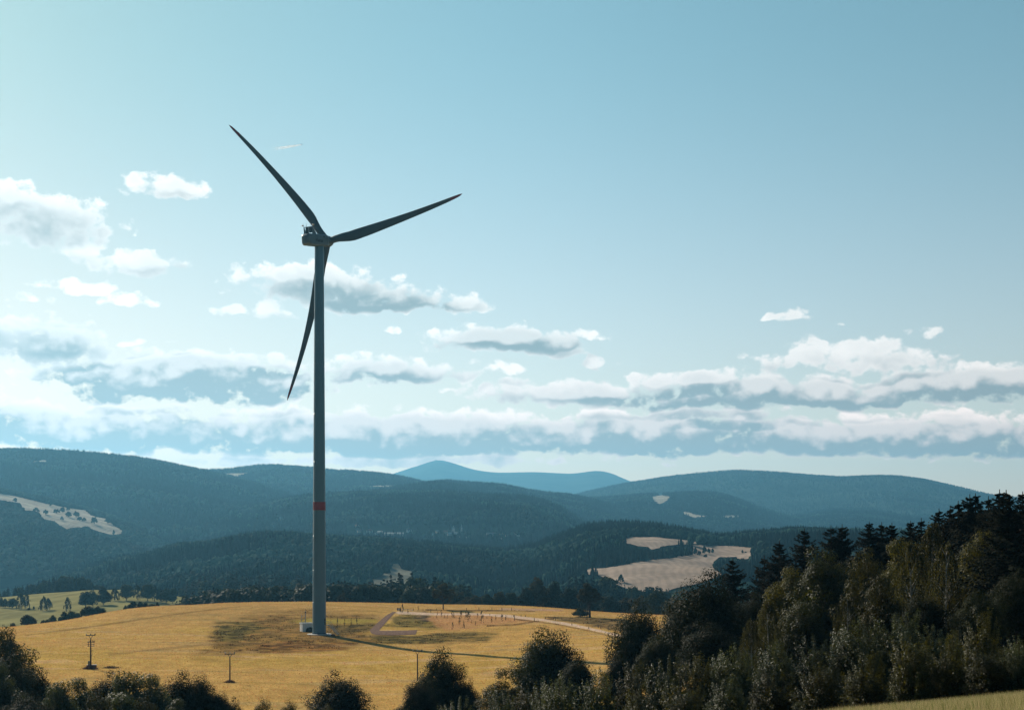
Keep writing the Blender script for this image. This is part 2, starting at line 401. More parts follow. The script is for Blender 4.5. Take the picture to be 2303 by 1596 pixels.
# ------------------------------------------------------------------ hills
class Hill:
    def __init__(s, name, crest, Yc, Yf, Yb, zf, tree=0.0, amp=10.0, nscale=400.0, p=1.0, k=0, zb=None):
        s.name = name; c = np.array(crest, float); s.cx, s.cy = c[:, 0], c[:, 1]
        s.Yc, s.Yf, s.Yb, s.zf, s.tree, s.amp, s.ns, s.p, s.k = Yc, Yf, Yb, zf, tree, amp, nscale, p, k
        s.zb = zb if zb is not None else zf
        xs = np.linspace(-700, 3000, 1200); y = np.interp(xs, s.cx, s.cy)
        y = np.convolve(np.pad(y, 6, mode='edge'), np.ones(13) / 13, 'valid')
        s.xs, s.ys = xs, y
    def z(s, x, Y):
        x = np.asarray(x, float); Y = np.asarray(Y, float)
        zc = (HY - np.interp(x, s.xs, s.ys)) / FX * s.Yc - s.tree
        t = np.clip((Y - s.Yf) / (s.Yc - s.Yf), 0, 1)
        pr = np.sin(t * math.pi / 2) ** s.p
        front = s.zf + (zc - s.zf) * pr
        tb = np.clip((Y - s.Yc) / (s.Yb - s.Yc), 0, 1)
        back = zc + (s.zb - zc) * tb * tb * (3 - 2 * tb)
        X = (x - CX) / FX * Y
        n = fbm(X, Y, s.ns, 4, s.k) * 2 * s.amp * np.sin(np.clip(t, 0, 1) * math.pi) ** 1.6
        r = np.where(Y <= s.Yc, front + n, back)
        return np.where((Y < s.Yf) | (Y > s.Yb), -400.0, r)

A_crest = [(-700, 1345), (-100, 1330), (60, 1316), (110, 1290), (200, 1266), (260, 1246), (330, 1236), (400, 1215), (480, 1211), (560, 1194), (640, 1191),
           (720, 1196), (800, 1202), (870, 1202), (950, 1211), (1050, 1221), (1130, 1228), (1200, 1215), (1260, 1194), (1320, 1171), (1400, 1166),
           (1480, 1171), (1560, 1185), (1620, 1196), (1700, 1188), (1790, 1180), (1900, 1184), (2303, 1190), (3000, 1190)]
HILLS = {
 'A': Hill('hill_near', A_crest, 2300, 1120, 3000, -78, 13, 27, 300, 1.1, 1, -40),
 'G': Hill('green_meadow', [(-700, 1350), (0, 1343), (80, 1335), (200, 1326), (300, 1325), (400, 1340), (450, 1352), (520, 1375), (700, 1410), (3000, 1420)], 1250, 820, 1500, -52, 0, 3, 260, 1.0, 3, -80),
 'L': Hill('hedged_hill', [(-700, 1070), (-300, 1085), (0, 1107), (100, 1127), (200, 1149), (290, 1178), (340, 1198), (380, 1214), (430, 1240), (520, 1290), (3000, 1300)], 3600, 2350, 4300, -60, 0, 36, 420, 1.0, 4, -60),
 'B': Hill('wooded_hill', [(-700, 1300), (300, 1260), (380, 1228), (405, 1203), (440, 1182), (480, 1163), (540, 1142), (600, 1125), (700, 1108), (800, 1101), (880, 1098), (1000, 1100), (1100, 1108), (1180, 1111), (1215, 1117), (1260, 1134), (1310, 1166), (1350, 1194), (1400, 1215), (1500, 1235), (3000, 1240)], 4300, 2700, 5200, -45, 15, 46, 480, 1.1, 5, -10),
 'B2': Hill('wooded_hill', [(-700, 1300), (600, 1250), (760, 1140), (840, 1098), (880, 1091), (940, 1083), (985, 1078), (1040, 1086), (1100, 1108), (1180, 1140), (1300, 1190), (3000, 1230)], 5000, 3900, 5600, -40, 15, 15, 500, 1.0, 6, -10),
 'C': Hill('wooded_ridge', [(-700, 1250), (550, 1240), (750, 1140), (900, 1092), (1003, 1081), (1050, 1084), (1104, 1087), (1133, 1089), (1177, 1098), (1227, 1105), (1271, 1108), (1315, 1115), (1373, 1129), (1416, 1136), (1466, 1146), (1515, 1160), (1577, 1162), (1614, 1175), (1650, 1192), (1750, 1210), (3000, 1230)], 6200, 3900, 7200, -45, 16, 30, 700, 1.0, 0, 0),
 'D': Hill('wooded_knoll', [(-700, 1300), (1000, 1240), (1200, 1150), (1300, 1118), (1392, 1114), (1429, 1109), (1466, 1109), (1540, 1105), (1589, 1103), (1626, 1109), (1663, 1120), (1713, 1140), (1750, 1151), (1820, 1170), (1950, 1185), (3000, 1200)], 7200, 4300, 8200, -45, 16, 30, 700, 1.0, 2, 0),
 'E': Hill('wooded_knoll', [(-700, 1300), (1450, 1250), (1650, 1185), (1750, 1159), (1799, 1148), (1866, 1140), (1948, 1139), (1998, 1148), (2064, 1158), (2150, 1168), (2303, 1175), (3000, 1190)], 7900, 4800, 8900, -45, 16, 25, 700, 1.0, 3, 0),
 'F': Hill('mountain_ridge', [(-700, 1000), (-400, 1008), (0, 1015), (60, 1016), (130, 1020), (200, 1023), (270, 1028), (330, 1034), (390, 1046), (450, 1058), (520, 1072), (620, 1096), (720, 1125), (850, 1160), (1000, 1200), (3000, 1230)], 6000, 3000, 7200, -45, 17, 38, 800, 1.0, 4, 50),
 'F2': Hill('mountain_ridge', [(-700, 1100), (300, 1078), (450, 1060), (520, 1056), (570, 1049), (600, 1046), (640, 1048), (700, 1052), (735, 1055), (748, 1060), (762, 1057), (800, 1059), (850, 1063), (900, 1069), (940, 1079), (1000, 1092), (1100, 1120), (1300, 1180), (3000, 1230)], 6900, 4200, 7900, -20, 17, 40, 800, 1.0, 5, 50),
 'H': Hill('broad_mountain', [(-700, 1300), (1000, 1230), (1150, 1150), (1250, 1124), (1310, 1106), (1400, 1086), (1500, 1071), (1580, 1065), (1660, 1062), (1750, 1062), (1850, 1069), (1900, 1071), (1950, 1068), (2020, 1069), (2070, 1075), (2130, 1090), (2230, 1112), (2303, 1126), (2500, 1150), (3000, 1190)], 10000, 6200, 12000, -45, 14, 120, 1500, 1.0, 6, 0),
 'S': Hill('peak_mountain', [(-700, 1200), (700, 1110), (890, 1066), (920, 1055), (960, 1044), (975, 1036.5), (985, 1035.5), (1000, 1038), (1030, 1047), (1060, 1057), (1095, 1063), (1130, 1065), (1200, 1063), (1290, 1067), (1320, 1062), (1345, 1059), (1370, 1063), (1390, 1071), (1415, 1083), (1500, 1105), (1700, 1150), (3000, 1200)], 17000, 12500, 19000, 30, 0, 60, 2600, 1.0, 7, 0),
}
HORD = ['A', 'G', 'L', 'B', 'B2', 'C', 'D', 'E', 'F', 'F2', 'H', 'S']
def terrain(x, Y):
    x = np.asarray(x, float); Y = np.asarray(Y, float)
    X = (x - CX) / FX * Y
    z = np.where(Y <= 1200, gnd(X, Y), -90.0)
    for k in HORD: z = np.maximum(z, HILLS[k].z(x, Y))
    return z
_Ys = np.concatenate([np.geomspace(14, 1200, 2500), np.geomspace(1201, 18000, 2600)])
def hit(x, y):
    """first terrain point seen along a view direction"""
    z = terrain(np.full_like(_Ys, x), _Ys)
    ok = np.nonzero(z >= (HY - y) / FX * _Ys)[0]
    if len(ok) == 0: return Vector(((x - CX) / FX * 17000, 17000, (HY - y) / FX * 17000))
    Yh = float(_Ys[ok[0]])
    return Vector(((x - CX) / FX * Yh, Yh, float(z[ok[0]])))
def at(x, y, Y): return Vector(((x - CX) / FX * Y, Y, (HY - y) / FX * Y))
def on(x, Y): return Vector(((x - CX) / FX * Y, Y, float(terrain(np.array([x]), np.array([Y]))[0])))
def zoomed(ox, oy, s): return lambda x, y: ((ox + x / s) * .56226, (oy + y / s) * .56226)
def in_poly(px, py, poly):
    px = np.asarray(px); py = np.asarray(py); r = np.zeros(px.shape, bool); n = len(poly)
    for i in range(n):
        x0, y0 = poly[i]; x1, y1 = poly[(i + 1) % n]
        if y0 == y1: continue
        c = ((y0 > py) != (y1 > py)) & (px < (x1 - x0) * (py - y0) / (y1 - y0) + x0)
        r ^= c
    return r
def poly_dist(px, py, poly):
    """signed distance, positive inside"""
    d = np.full(px.shape, 1e9)
    n = len(poly)
    for i in range(n):
        x0, y0 = poly[i]; x1, y1 = poly[(i + 1) % n]
        dx, dy = x1 - x0, y1 - y0; L2 = dx * dx + dy * dy + 1e-9
        t = np.clip(((px - x0) * dx + (py - y0) * dy) / L2, 0, 1)
        d = np.minimum(d, np.hypot(px - x0 - t * dx, py - y0 - t * dy))
    return np.where(in_poly(px, py, poly), d, -d)
def grid_mesh(name, xs, Ys, Z, mat, col=None):
    nx, ny = len(xs), len(Ys)
    xx, YY = np.meshgrid(xs, Ys)
    V = np.stack([(xx - CX) / FX * YY, YY, Z], -1).reshape(-1, 3)
    i = np.arange(nx * ny).reshape(ny, nx)
    F = np.stack([i[:-1, :-1], i[:-1, 1:], i[1:, 1:], i[1:, :-1]], -1).reshape(-1, 4)
    return np_mesh(name, V, F, mat, True, None if col is None else col.reshape(-1, 3))

# ground materials
def tone_mat(name, vscale=3.0, v=.25, bump=.25, mid=.25):
    m, t, p = base_mat(name, 1.0, 0.0)
    a = t.new('ShaderNodeVertexColor'); a.layer_name = 'tone'
    geo = t.new('ShaderNodeNewGeometry')
    n1 = t.noise(t.vm('MULTIPLY', geo.outputs['Position'], (1, .45, 1)), vscale, 6, .65)
    n2 = t.noise(t.vm('MULTIPLY', geo.outputs['Position'], (1, .5, 1)), mid, 4, .6)
    k = t.m('MULTIPLY', t.smooth(n1, .25, .75, 1 - v, 1 + v), t.smooth(n2, .3, .7, .86, 1.14))
    c = t.vm('SCALE', a.outputs['Color']); t.put(c.node.inputs['Scale'], k)
    t.put(p.inputs['Base Color'], c)
    b = t.new('ShaderNodeBump'); b.inputs['Strength'].default_value = bump; b.inputs['Distance'].default_value = .3
    t.put(b.inputs['Height'], n1); t.l.new(b.outputs[0], p.inputs['Normal'])
    return m
def plain_ground(name, c, scale, v=.3, aniso=(1, 1, 1)):
    m, t, p = base_mat(name, 1.0, .0)
    geo = t.new('ShaderNodeNewGeometry')
    n = t.noise(t.vm('MULTIPLY', geo.outputs['Position'], aniso), scale, 6, .65)
    f = t.smooth(n, .3, .7, 1 - v, 1 + v)
    vv = t.vm('SCALE', c); t.put(vv.node.inputs['Scale'], f)
    t.put(p.inputs['Base Color'], vv)
    return m
M['forest_floor'] = plain_ground('forest_floor', (.009, .019, .017), .02)
M['green_field'] = plain_ground('green_field', (.245, .215, .085), .05, .25, (1, .5, 1))
M['mountain'] = plain_ground('mountain_heath', (.03, .045, .032), .004, .45)
def stubble(name, c):
    m, t, p = base_mat(name, .95, .05)
    geo = t.new('ShaderNodeNewGeometry')
    pos = geo.outputs['Position']
    warp = t.new('ShaderNodeTexNoise'); t.put(warp.inputs['Vector'], pos); warp.inputs['Scale'].default_value = .006; warp.inputs['Detail'].default_value = 2
    w = t.new('ShaderNodeTexWave'); w.inputs['Scale'].default_value = .035; w.inputs['Distortion'].default_value = 4.0; w.inputs['Detail'].default_value = 3
    t.put(w.inputs['Vector'], t.vm('ADD', t.vm('MULTIPLY', pos, (1, .45, 1)), t.vm('MULTIPLY', warp.outputs['Color'], (60, 60, 0))))
    n = t.noise(pos, .02, 6, .6)
    k = t.m('MULTIPLY', t.smooth(w.outputs[1], .2, .8, .92, 1.06), t.smooth(n, .3, .7, .72, 1.18))
    vv = t.vm('SCALE', c); t.put(vv.node.inputs['Scale'], k)
    t.put(p.inputs['Base Color'], vv)
    return m
M['stubble'] = stubble('stubble', (.33, .25, .19))
M['shaded_hay'] = stubble('shaded_meadow', (.15, .15, .105))  # darker copy of the hay, the clearing's partial shadow put into its colour
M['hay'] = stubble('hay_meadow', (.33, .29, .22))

for kname in HORD:
    h = HILLS[kname]
    Ys = np.concatenate([np.linspace(h.Yf, h.Yc, 110), np.linspace(h.Yc, h.Yb, 26)[1:]])
    xs = np.linspace(-480, 2780, 420)
    xx, YY = np.meshgrid(xs, Ys)
    Zg = h.z(xx, YY)
    mt = M['green_field'] if kname == 'G' else M['mountain'] if kname in 'SH' else M['forest_floor']
    o = link_mesh(h.name, grid_mesh(h.name, xs, Ys, Zg, mt))
    tag(o, {'A': 'low wooded hill rolling behind the golden field', 'G': 'pale green meadow dotted with birches beside the golden field',
            'L': 'hill carrying the pale hedged pasture', 'B': 'dark wooded hill rising behind the village', 'B2': 'wooded summit just behind the dark village hill',
            'C': 'blue wooded ridge sloping down behind the dark hill', 'D': 'blue wooded knoll with one small pale clearing', 'E': 'small pale blue knoll below the broad mountain',
            'F': 'long blue mountain ridge above the hedged pasture', 'F2': 'second blue ridge directly behind the turbine tower', 'H': 'broad blue mountain behind the spruce tops',
            'S': 'hazy distant peak with a tiny building on top'}[kname], 'hill', None, 'structure')
# wide floor under everything, reaching past the last mountain
fv = MB(); fv.add([(-8500, -250, -97), (8500, -250, -97), (8500, 19500, -97), (-8500, 19500, -97)], [(0, 1, 2, 3)])
tag(fv.build('ground', M['forest_floor']), 'dark valley floor between the hills', 'ground', None, 'structure')

# near slope (under the camera down to the field)
XS = np.arange(-170, 171, 2.0); YS = np.concatenate([np.arange(-60, 60, 1.5), np.arange(60, 301, 4.0)])
xx, YY = np.meshgrid(XS, YS); Zs = gnd(xx, np.maximum(YY, 0))
Zs = Zs + fbm(xx, YY, 3, 3, 5) * .12
i = np.arange(xx.size).reshape(xx.shape)
F = np.stack([i[:-1, :-1], i[:-1, 1:], i[1:, 1:], i[1:, :-1]], -1).reshape(-1, 4)
M['slope'] = plain_ground('meadow_slope', (.22, .21, .075), 1.2, .35)
_t = NT(M['slope'].node_tree); _p = _t.n['Principled BSDF']; _src = _p.inputs['Base Color'].links[0].from_socket
_g = _t.new('ShaderNodeNewGeometry'); _s = _t.new('ShaderNodeSeparateXYZ'); _t.l.new(_g.outputs['Position'], _s.inputs[0])
_f = _t.smooth(_t.m('ADD', _s.outputs[1], _t.m('MULTIPLY', _t.noise(_g.outputs['Position'], .15, 3), 14)), 44, 54)
_t.put(_p.inputs['Base Color'], _t.mix(_f, _src, (.022, .024, .012, 1)))     # leaf litter and undergrowth beyond the grass
slope = link_mesh('meadow_slope', np_mesh('meadow_slope', np.stack([xx, YY, Zs], -1).reshape(-1, 3), F, M['slope'], True))
tag(slope, 'grassy slope falling away from the viewpoint', 'slope', None, 'structure')

# golden field
z7 = zoomed(1400, 2350, 3.838); z5 = zoomed(900, 2200, 2.498); z4 = zoomed(1600, 2400, 2.303); zL = zoomed(0, 2300, 2.303)
xs = np.arange(-520, 2800, 3.2); Ys = np.geomspace(296, 800, 420)
xx, YY = np.meshgrid(xs, Ys); XX = (xx - CX) / FX * YY
FZ = gnd(XX, YY); py = HY - FZ * FX / YY
nz = fbm(XX, YY, 9, 4, 3) * 2; nz2 = fbm(XX, YY, 60, 3, 6) * 2; nz3 = fbm(XX * .35, YY, 7, 4, 1) * 2
def lerp(a, b, w): return a + (b - a) * w[..., None]
def C(*c): return np.array(c)
FC = np.zeros(xx.shape + (3,)) + C(.50, .305, .098)
FC = lerp(FC, C(.475, .305, .08), sstep(-.15, .3, nz2))
FC = lerp(FC, C(.56, .36, .17), sstep(.12, .45, nz3 + nz2 * .4) * .7)
FC = lerp(FC, C(.25, .19, .05), sstep(.25, .6, nz3 - nz2 * .5) * .45)
FC = lerp(FC, C(.46, .28, .10), sstep(1400, 1370, py) * .5)
FC = FC * (1 + np.clip(fbm(XX * .04, YY + XX * .12, 2.2, 3, 2) * 2, -.5, .5) * .13)[..., None]
def patch(poly, col, soft=5.0, namp=7.0, w=1.0):
    global FC
    d = poly_dist(xx, py * 1.0, poly) + nz * namp
    FC = lerp(FC, C(*col), sstep(-soft, soft, d) * w)
    return d
def stroke(pts, wd, col, w=1.0, namp=1.5):
    global FC
    d = np.full(xx.shape, 1e9)
    for (x0, y0), (x1, y1) in zip(pts[:-1], pts[1:]):
        dx, dy = x1 - x0, y1 - y0; t = np.clip(((xx - x0) * dx + (py - y0) * dy) / (dx * dx + dy * dy), 0, 1)
        d = np.minimum(d, np.hypot((xx - x0 - t * dx) * .35, py - y0 - t * dy))
    FC = lerp(FC, C(*col), sstep(wd + 1, wd - 1, d + nz * namp) * w)
nzk = fbm(XX, YY, 2.6, 4, 4) * 2
rough_d = patch([(470, 1425), (490, 1402), (560, 1388), (640, 1378), (720, 1372), (840, 1380), (862, 1392), (838, 1418), (830, 1426), (1010, 1436), (990, 1446), (900, 1446), (790, 1452), (700, 1462), (600, 1462), (520, 1478), (430, 1475), (470, 1455)], (.20, .12, .038), 15, 20, .85)
patch([(478, 1420), (495, 1404), (560, 1396), (600, 1410), (540, 1440), (500, 1445)], (.115, .10, .03), 10, 16, .75)
patch([(560, 1455), (640, 1440), (760, 1440), (820, 1450), (720, 1462), (620, 1466)], (.20, .095, .030), 6, 10, .7)
patch([(640, 1395), (700, 1388), (850, 1392), (846, 1400), (700, 1402)], (.36, .28, .06), 3, 5, .8)
patch([(745, 1405), (850, 1404), (836, 1418), (760, 1424)], (.14, .10, .035), 4, 7, .8)
strip_d = patch([(836, 1432), (940, 1428), (1000, 1420), (1060, 1421), (1135, 1426), (1100, 1438), (1010, 1444), (930, 1448), (860, 1446)], (.125, .098, .034), 5, 9, .85)
knoll_d = patch([(868, 1408), (880, 1392), (905, 1376), (960, 1378), (985, 1395), (1000, 1412), (960, 1413), (900, 1411)], (.15, .12, .036), 5, 8, .85)
patch([(930, 1384), (955, 1376), (975, 1388), (960, 1396)], (.13, .085, .055), 4, 6, .8)
orange_d = patch([(962, 1388), (985, 1379), (1080, 1381), (1160, 1385), (1245, 1390), (1160, 1402), (1095, 1405), (1050, 1413), (1010, 1418), (985, 1408)], (.46, .24, .105), 5, 7, .8)
stroke([(1100, 1406), (1160, 1403), (1240, 1391)], 1.4, (.12, .075, .03), .8)
stroke([(900, 1376), (960, 1379), (1080, 1380), (1160, 1386), (1250, 1397), (1320, 1411), (1380, 1425), (1460, 1445)], 2.7, (.62, .46, .34), .95, 2)
stroke([(1160, 1391), (1250, 1402), (1320, 1416), (1380, 1431)], 1.2, (.13, .085, .04), .7)
patch([(1225, 1386), (1300, 1386), (1400, 1392), (1460, 1400), (1460, 1425), (1380, 1415), (1300, 1402)], (.115, .085, .045), 4, 5, .85)
stroke([(960, 1370), (1010, 1371), (1120, 1372), (1200, 1373)], 1.3, (.10, .06, .028), .9)
stroke([(1130, 1369), (1190, 1370), (1260, 1371)], 2.2, (.45, .29, .2), .8)
stroke([(61, 1427), (220, 1406), (366, 1384), (464, 1371), (537, 1363)], 1.3, (.22, .135, .04), .6)
stroke([(250, 1470), (330, 1462), (420, 1452), (470, 1448)], 2.0, (.22, .14, .055), .5, 3)
_dk = sstep(.62, .36, FC.sum(-1))
FC = FC * (1 - (_dk * .42 * sstep(-.15, .35, nzk))[..., None]) * (1 + (_dk * .55 * sstep(.0, -.45, nzk))[..., None] * np.array([1.0, .75, .4]))
M['field'] = tone_mat('golden_field', 2.2, .3, .35)
fo = link_mesh('golden_field', grid_mesh('golden_field', xs, Ys, FZ, M['field'], FC))
tag(fo, 'sunlit golden grass field around the wind turbine', 'field', None, 'structure')
FCOL, FXS, FYS = FC, xs, Ys

# gravel track: an elbow of two arms
def ribbon(name, mat, path, lift, n=60, wn=6):
    """strip of ground between two edge lines given as view directions"""
    V = []; P0 = []
    t = np.linspace(0, 1, n)
    for side in path:
        s = np.array(side, float); l = np.concatenate([[0], np.cumsum(np.hypot(*(s[1:] - s[:-1]).T))]); l /= l[-1]
        P0.append([hit(np.interp(q, l, s[:, 0]), np.interp(q, l, s[:, 1])) for q in t])
    V = []
    for a, b in zip(*P0):
        for j in range(wn):
            p = a.lerp(b, j / (wn - 1)); V.append((p.x, p.y, float(gnd(p.x, p.y)) + lift))
    F = [(i * wn + j, i * wn + j + 1, (i + 1) * wn + j + 1, (i + 1) * wn + j) for i in range(n - 1) for j in range(wn - 1)]
    return link_mesh(name, np_mesh(name, V, F, mat, True))
M['gravel'] = plain_ground('brown_gravel', (.20, .13, .10), 1.5, .4)
tr = ribbon('gravel_track', M['gravel'], [[z7(655, 368), z7(560, 420), z7(430, 530), z7(300, 650), z7(330, 700), z7(400, 722), z7(640, 728), z7(900, 720), z7(1010, 712)],
                                          [z7(705, 368), z7(640, 430), z7(560, 520), z7(450, 645), z7(455, 656), z7(470, 660), z7(660, 657), z7(900, 652), z7(1035, 647)]], .10)
tag(tr, 'brown gravel track bending in an elbow beside the turbine', 'track', None, 'structure')
xs2 = np.linspace(-500, 2800, 160); Ys2 = np.linspace(797, 1230, 50)
xx2, YY2 = np.meshgrid(xs2, Ys2)
tag(link_mesh('valley_ground', grid_mesh('valley_ground', xs2, Ys2, gnd((xx2 - CX) / FX * YY2, np.minimum(YY2, 1200)) - .3, M['forest_floor'])),
    'shaded ground under the wood behind the golden field', 'ground', None, 'structure')

# stubble fields lying on the hills
def sheet(hname, poly, mat, name, label, lift=.6, n=260):
    h = HILLS[hname]; P_ = np.array(poly)
    x0, x1 = P_[:, 0].min(), P_[:, 0].max()
    xs = np.linspace(x0, x1, n)
    # distances along the visible face whose rows fall inside the outline
    Yc = np.linspace(h.Yf, h.Yc, 900); xm = np.linspace(x0, x1, 9)
    rows = np.stack([HY - h.z(np.full_like(Yc, q), Yc) * FX / Yc for q in xm])
    okY = ((rows > P_[:, 1].min()) & (rows < P_[:, 1].max())).any(0)
    Yv = Yc[okY]; Ys = np.linspace(Yv.min(), Yv.max(), n)
    xx, YY = np.meshgrid(xs, Ys); Z = h.z(xx, YY)
    py = HY - Z * FX / YY
    V = np.stack([(xx - CX) / FX * YY, YY, Z + lift], -1).reshape(-1, 3)
    i = np.arange(n * n).reshape(n, n)
    F = np.stack([i[:-1, :-1], i[:-1, 1:], i[1:, 1:], i[1:, :-1]], -1).reshape(-1, 4)
    cx_ = (xx[:-1, :-1] + xx[1:, 1:]) / 2; cy_ = (py[:-1, :-1] + py[1:, 1:]) / 2
    XX_ = (cx_ - CX) / FX * YY[:-1, :-1]
    keep = (poly_dist(cx_, cy_, poly) + fbm(XX_, YY[:-1, :-1], 22, 3, 4) * 5 > 0).ravel(); F = F[keep]
    if len(F) == 0: print('EMPTY SHEET', name, label); return
    u, inv = np.unique(F, return_inverse=True)
    o = link_mesh(name, np_mesh(name, V[u], inv.reshape(F.shape), mat, True))
    return tag(o, label, 'field', None, 'structure')
zt = zoomed(2350, 2100, 3.29); zh = zoomed(0, 1950, 3.29); z6 = zoomed(1400, 1700, 1.919); zr = zoomed(2300, 1900, 2.28); zl = zoomed(0, 1800, 2.28)
T1 = [zt(*p) for p in [(420, 208), (480, 172), (560, 156), (800, 155), (1100, 178), (1440, 215), (1450, 250), (1200, 256), (960, 292), (840, 322), (790, 280), (660, 275), (560, 240), (480, 234)]]
T2 = [zt(*p) for p in [(1390, 262), (1560, 256), (2000, 282), (2270, 312), (2160, 330), (2160, 430), (2000, 468), (1960, 415), (1740, 410), (1660, 500), (1660, 570), (1780, 650), (1500, 760), (1090, 850), (1060, 870), (960, 862), (820, 870), (700, 880), (560, 850), (420, 800), (330, 770), (220, 700), (120, 655), (-20, 640), (-20, 585), (250, 562), (480, 520), (830, 462), (1060, 440), (1390, 392)]]
T3 = [zt(*p) for p in [(500, 1010), (700, 930), (900, 890), (1060, 880), (1060, 920), (900, 950), (700, 1010)]]
MF = [z6(*p) for p in [(305, 1110), (330, 1065), (370, 1060), (400, 1100), (500, 1128), (498, 1160), (450, 1170), (530, 1215), (470, 1225), (360, 1250), (230, 1225), (140, 1215), (170, 1185), (260, 1140), (320, 1135)]]
HF = [zh(*p) for p in [(-60, 80), (0, 80), (200, 105), (500, 180), (820, 250), (1040, 290), (1130, 300), (1190, 360), (1390, 405), (1500, 490), (1650, 590), (1560, 605), (1440, 612), (1200, 545), (1160, 505), (880, 540), (760, 482), (700, 432), (560, 405), (510, 320), (440, 300), (320, 290), (260, 200), (170, 190), (60, 170), (-60, 160)]]
HS = [zh(*p) for p in [(2135, 648), (2165, 650), (2260, 708), (2225, 722)]]
DF = [zr(*p) for p in [(690, 203), (740, 190), (790, 184), (885, 195), (830, 235), (775, 262), (720, 230)]]
DV = [zr(*p) for p in [(960, 335), (1010, 332), (1120, 362), (1200, 372), (1100, 385), (1010, 358)]]
DW = [zr(*p) for p in [(1350, 368), (1500, 364), (1520, 372), (1400, 390), (1340, 385)]]
FF = [zl(*p) for p in [(230, 95), (400, 96), (560, 108), (600, 120), (430, 122), (250, 112)]]
F2F = [zl(*p) for p in [(1955, 224), (2060, 210), (2260, 206), (2290, 215), (2180, 232), (2120, 255), (2060, 245)]]
BF = [z6(*p) for p in [(130, 470), (200, 462), (340, 462), (330, 478), (180, 482)]]
FIELDS = {k: [] for k in HORD}
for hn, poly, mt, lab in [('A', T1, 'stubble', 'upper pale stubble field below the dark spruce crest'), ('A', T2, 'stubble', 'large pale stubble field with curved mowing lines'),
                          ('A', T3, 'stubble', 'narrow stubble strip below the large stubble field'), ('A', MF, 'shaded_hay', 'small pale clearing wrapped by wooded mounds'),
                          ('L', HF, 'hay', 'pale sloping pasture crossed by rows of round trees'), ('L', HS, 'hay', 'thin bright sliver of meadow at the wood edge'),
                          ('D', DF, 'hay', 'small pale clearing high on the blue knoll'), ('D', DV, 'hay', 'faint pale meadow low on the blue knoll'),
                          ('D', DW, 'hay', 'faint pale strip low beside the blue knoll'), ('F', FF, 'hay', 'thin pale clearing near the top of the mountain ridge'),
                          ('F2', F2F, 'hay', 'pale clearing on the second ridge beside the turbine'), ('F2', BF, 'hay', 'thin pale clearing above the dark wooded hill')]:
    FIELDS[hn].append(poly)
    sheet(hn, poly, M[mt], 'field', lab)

# ------------------------------------------------------------------ tree making
def rhombi(C_, N_, S_, asp=.55):
    """leaf-sized diamonds at C_ facing N_ with half length S_"""
    n = len(C_)
    r = rng.normal(size=(n, 3)); t = np.cross(N_, r); t /= np.linalg.norm(t, axis=1, keepdims=True) + 1e-9
    b = np.cross(N_, t); b /= np.linalg.norm(b, axis=1, keepdims=True) + 1e-9
    S_ = np.asarray(S_).reshape(-1, 1) * np.ones((n, 1))
    V = np.stack([C_ - t * S_, C_ + b * S_ * asp, C_ + t * S_, C_ - b * S_ * asp], 1).reshape(-1, 3)
    return V, np.arange(4 * n).reshape(n, 4)
def unit(n):
    v = rng.normal(size=(n, 3)); return v / np.linalg.norm(v, axis=1, keepdims=True)
def trunk_mesh(name, segs, mat):
    mb = MB()
    for pts, rad in segs: mb.tube(pts, rad, 7)
    me = bpy.data.meshes.new(name); me.from_pydata(mb.v, [], mb.f); me.materials.append(mat)
    return me
class Proto:
    def __init__(s, H, W, trunk, crown):
        s.H, s.W, s.trunk, s.crown = H, W, trunk, crown
        co = np.empty(len(crown.vertices) * 3, np.float32); crown.vertices.foreach_get('co', co); co = co.reshape(-1, 3)
        kz = H / np.percentile(co[:, 2], 99.6); kr = W / 2 / np.percentile(np.hypot(co[:, 0], co[:, 1]), 97)
        for me in (trunk, crown):
            me.transform(Matrix.Diagonal((kr, kr, kz, 1)))
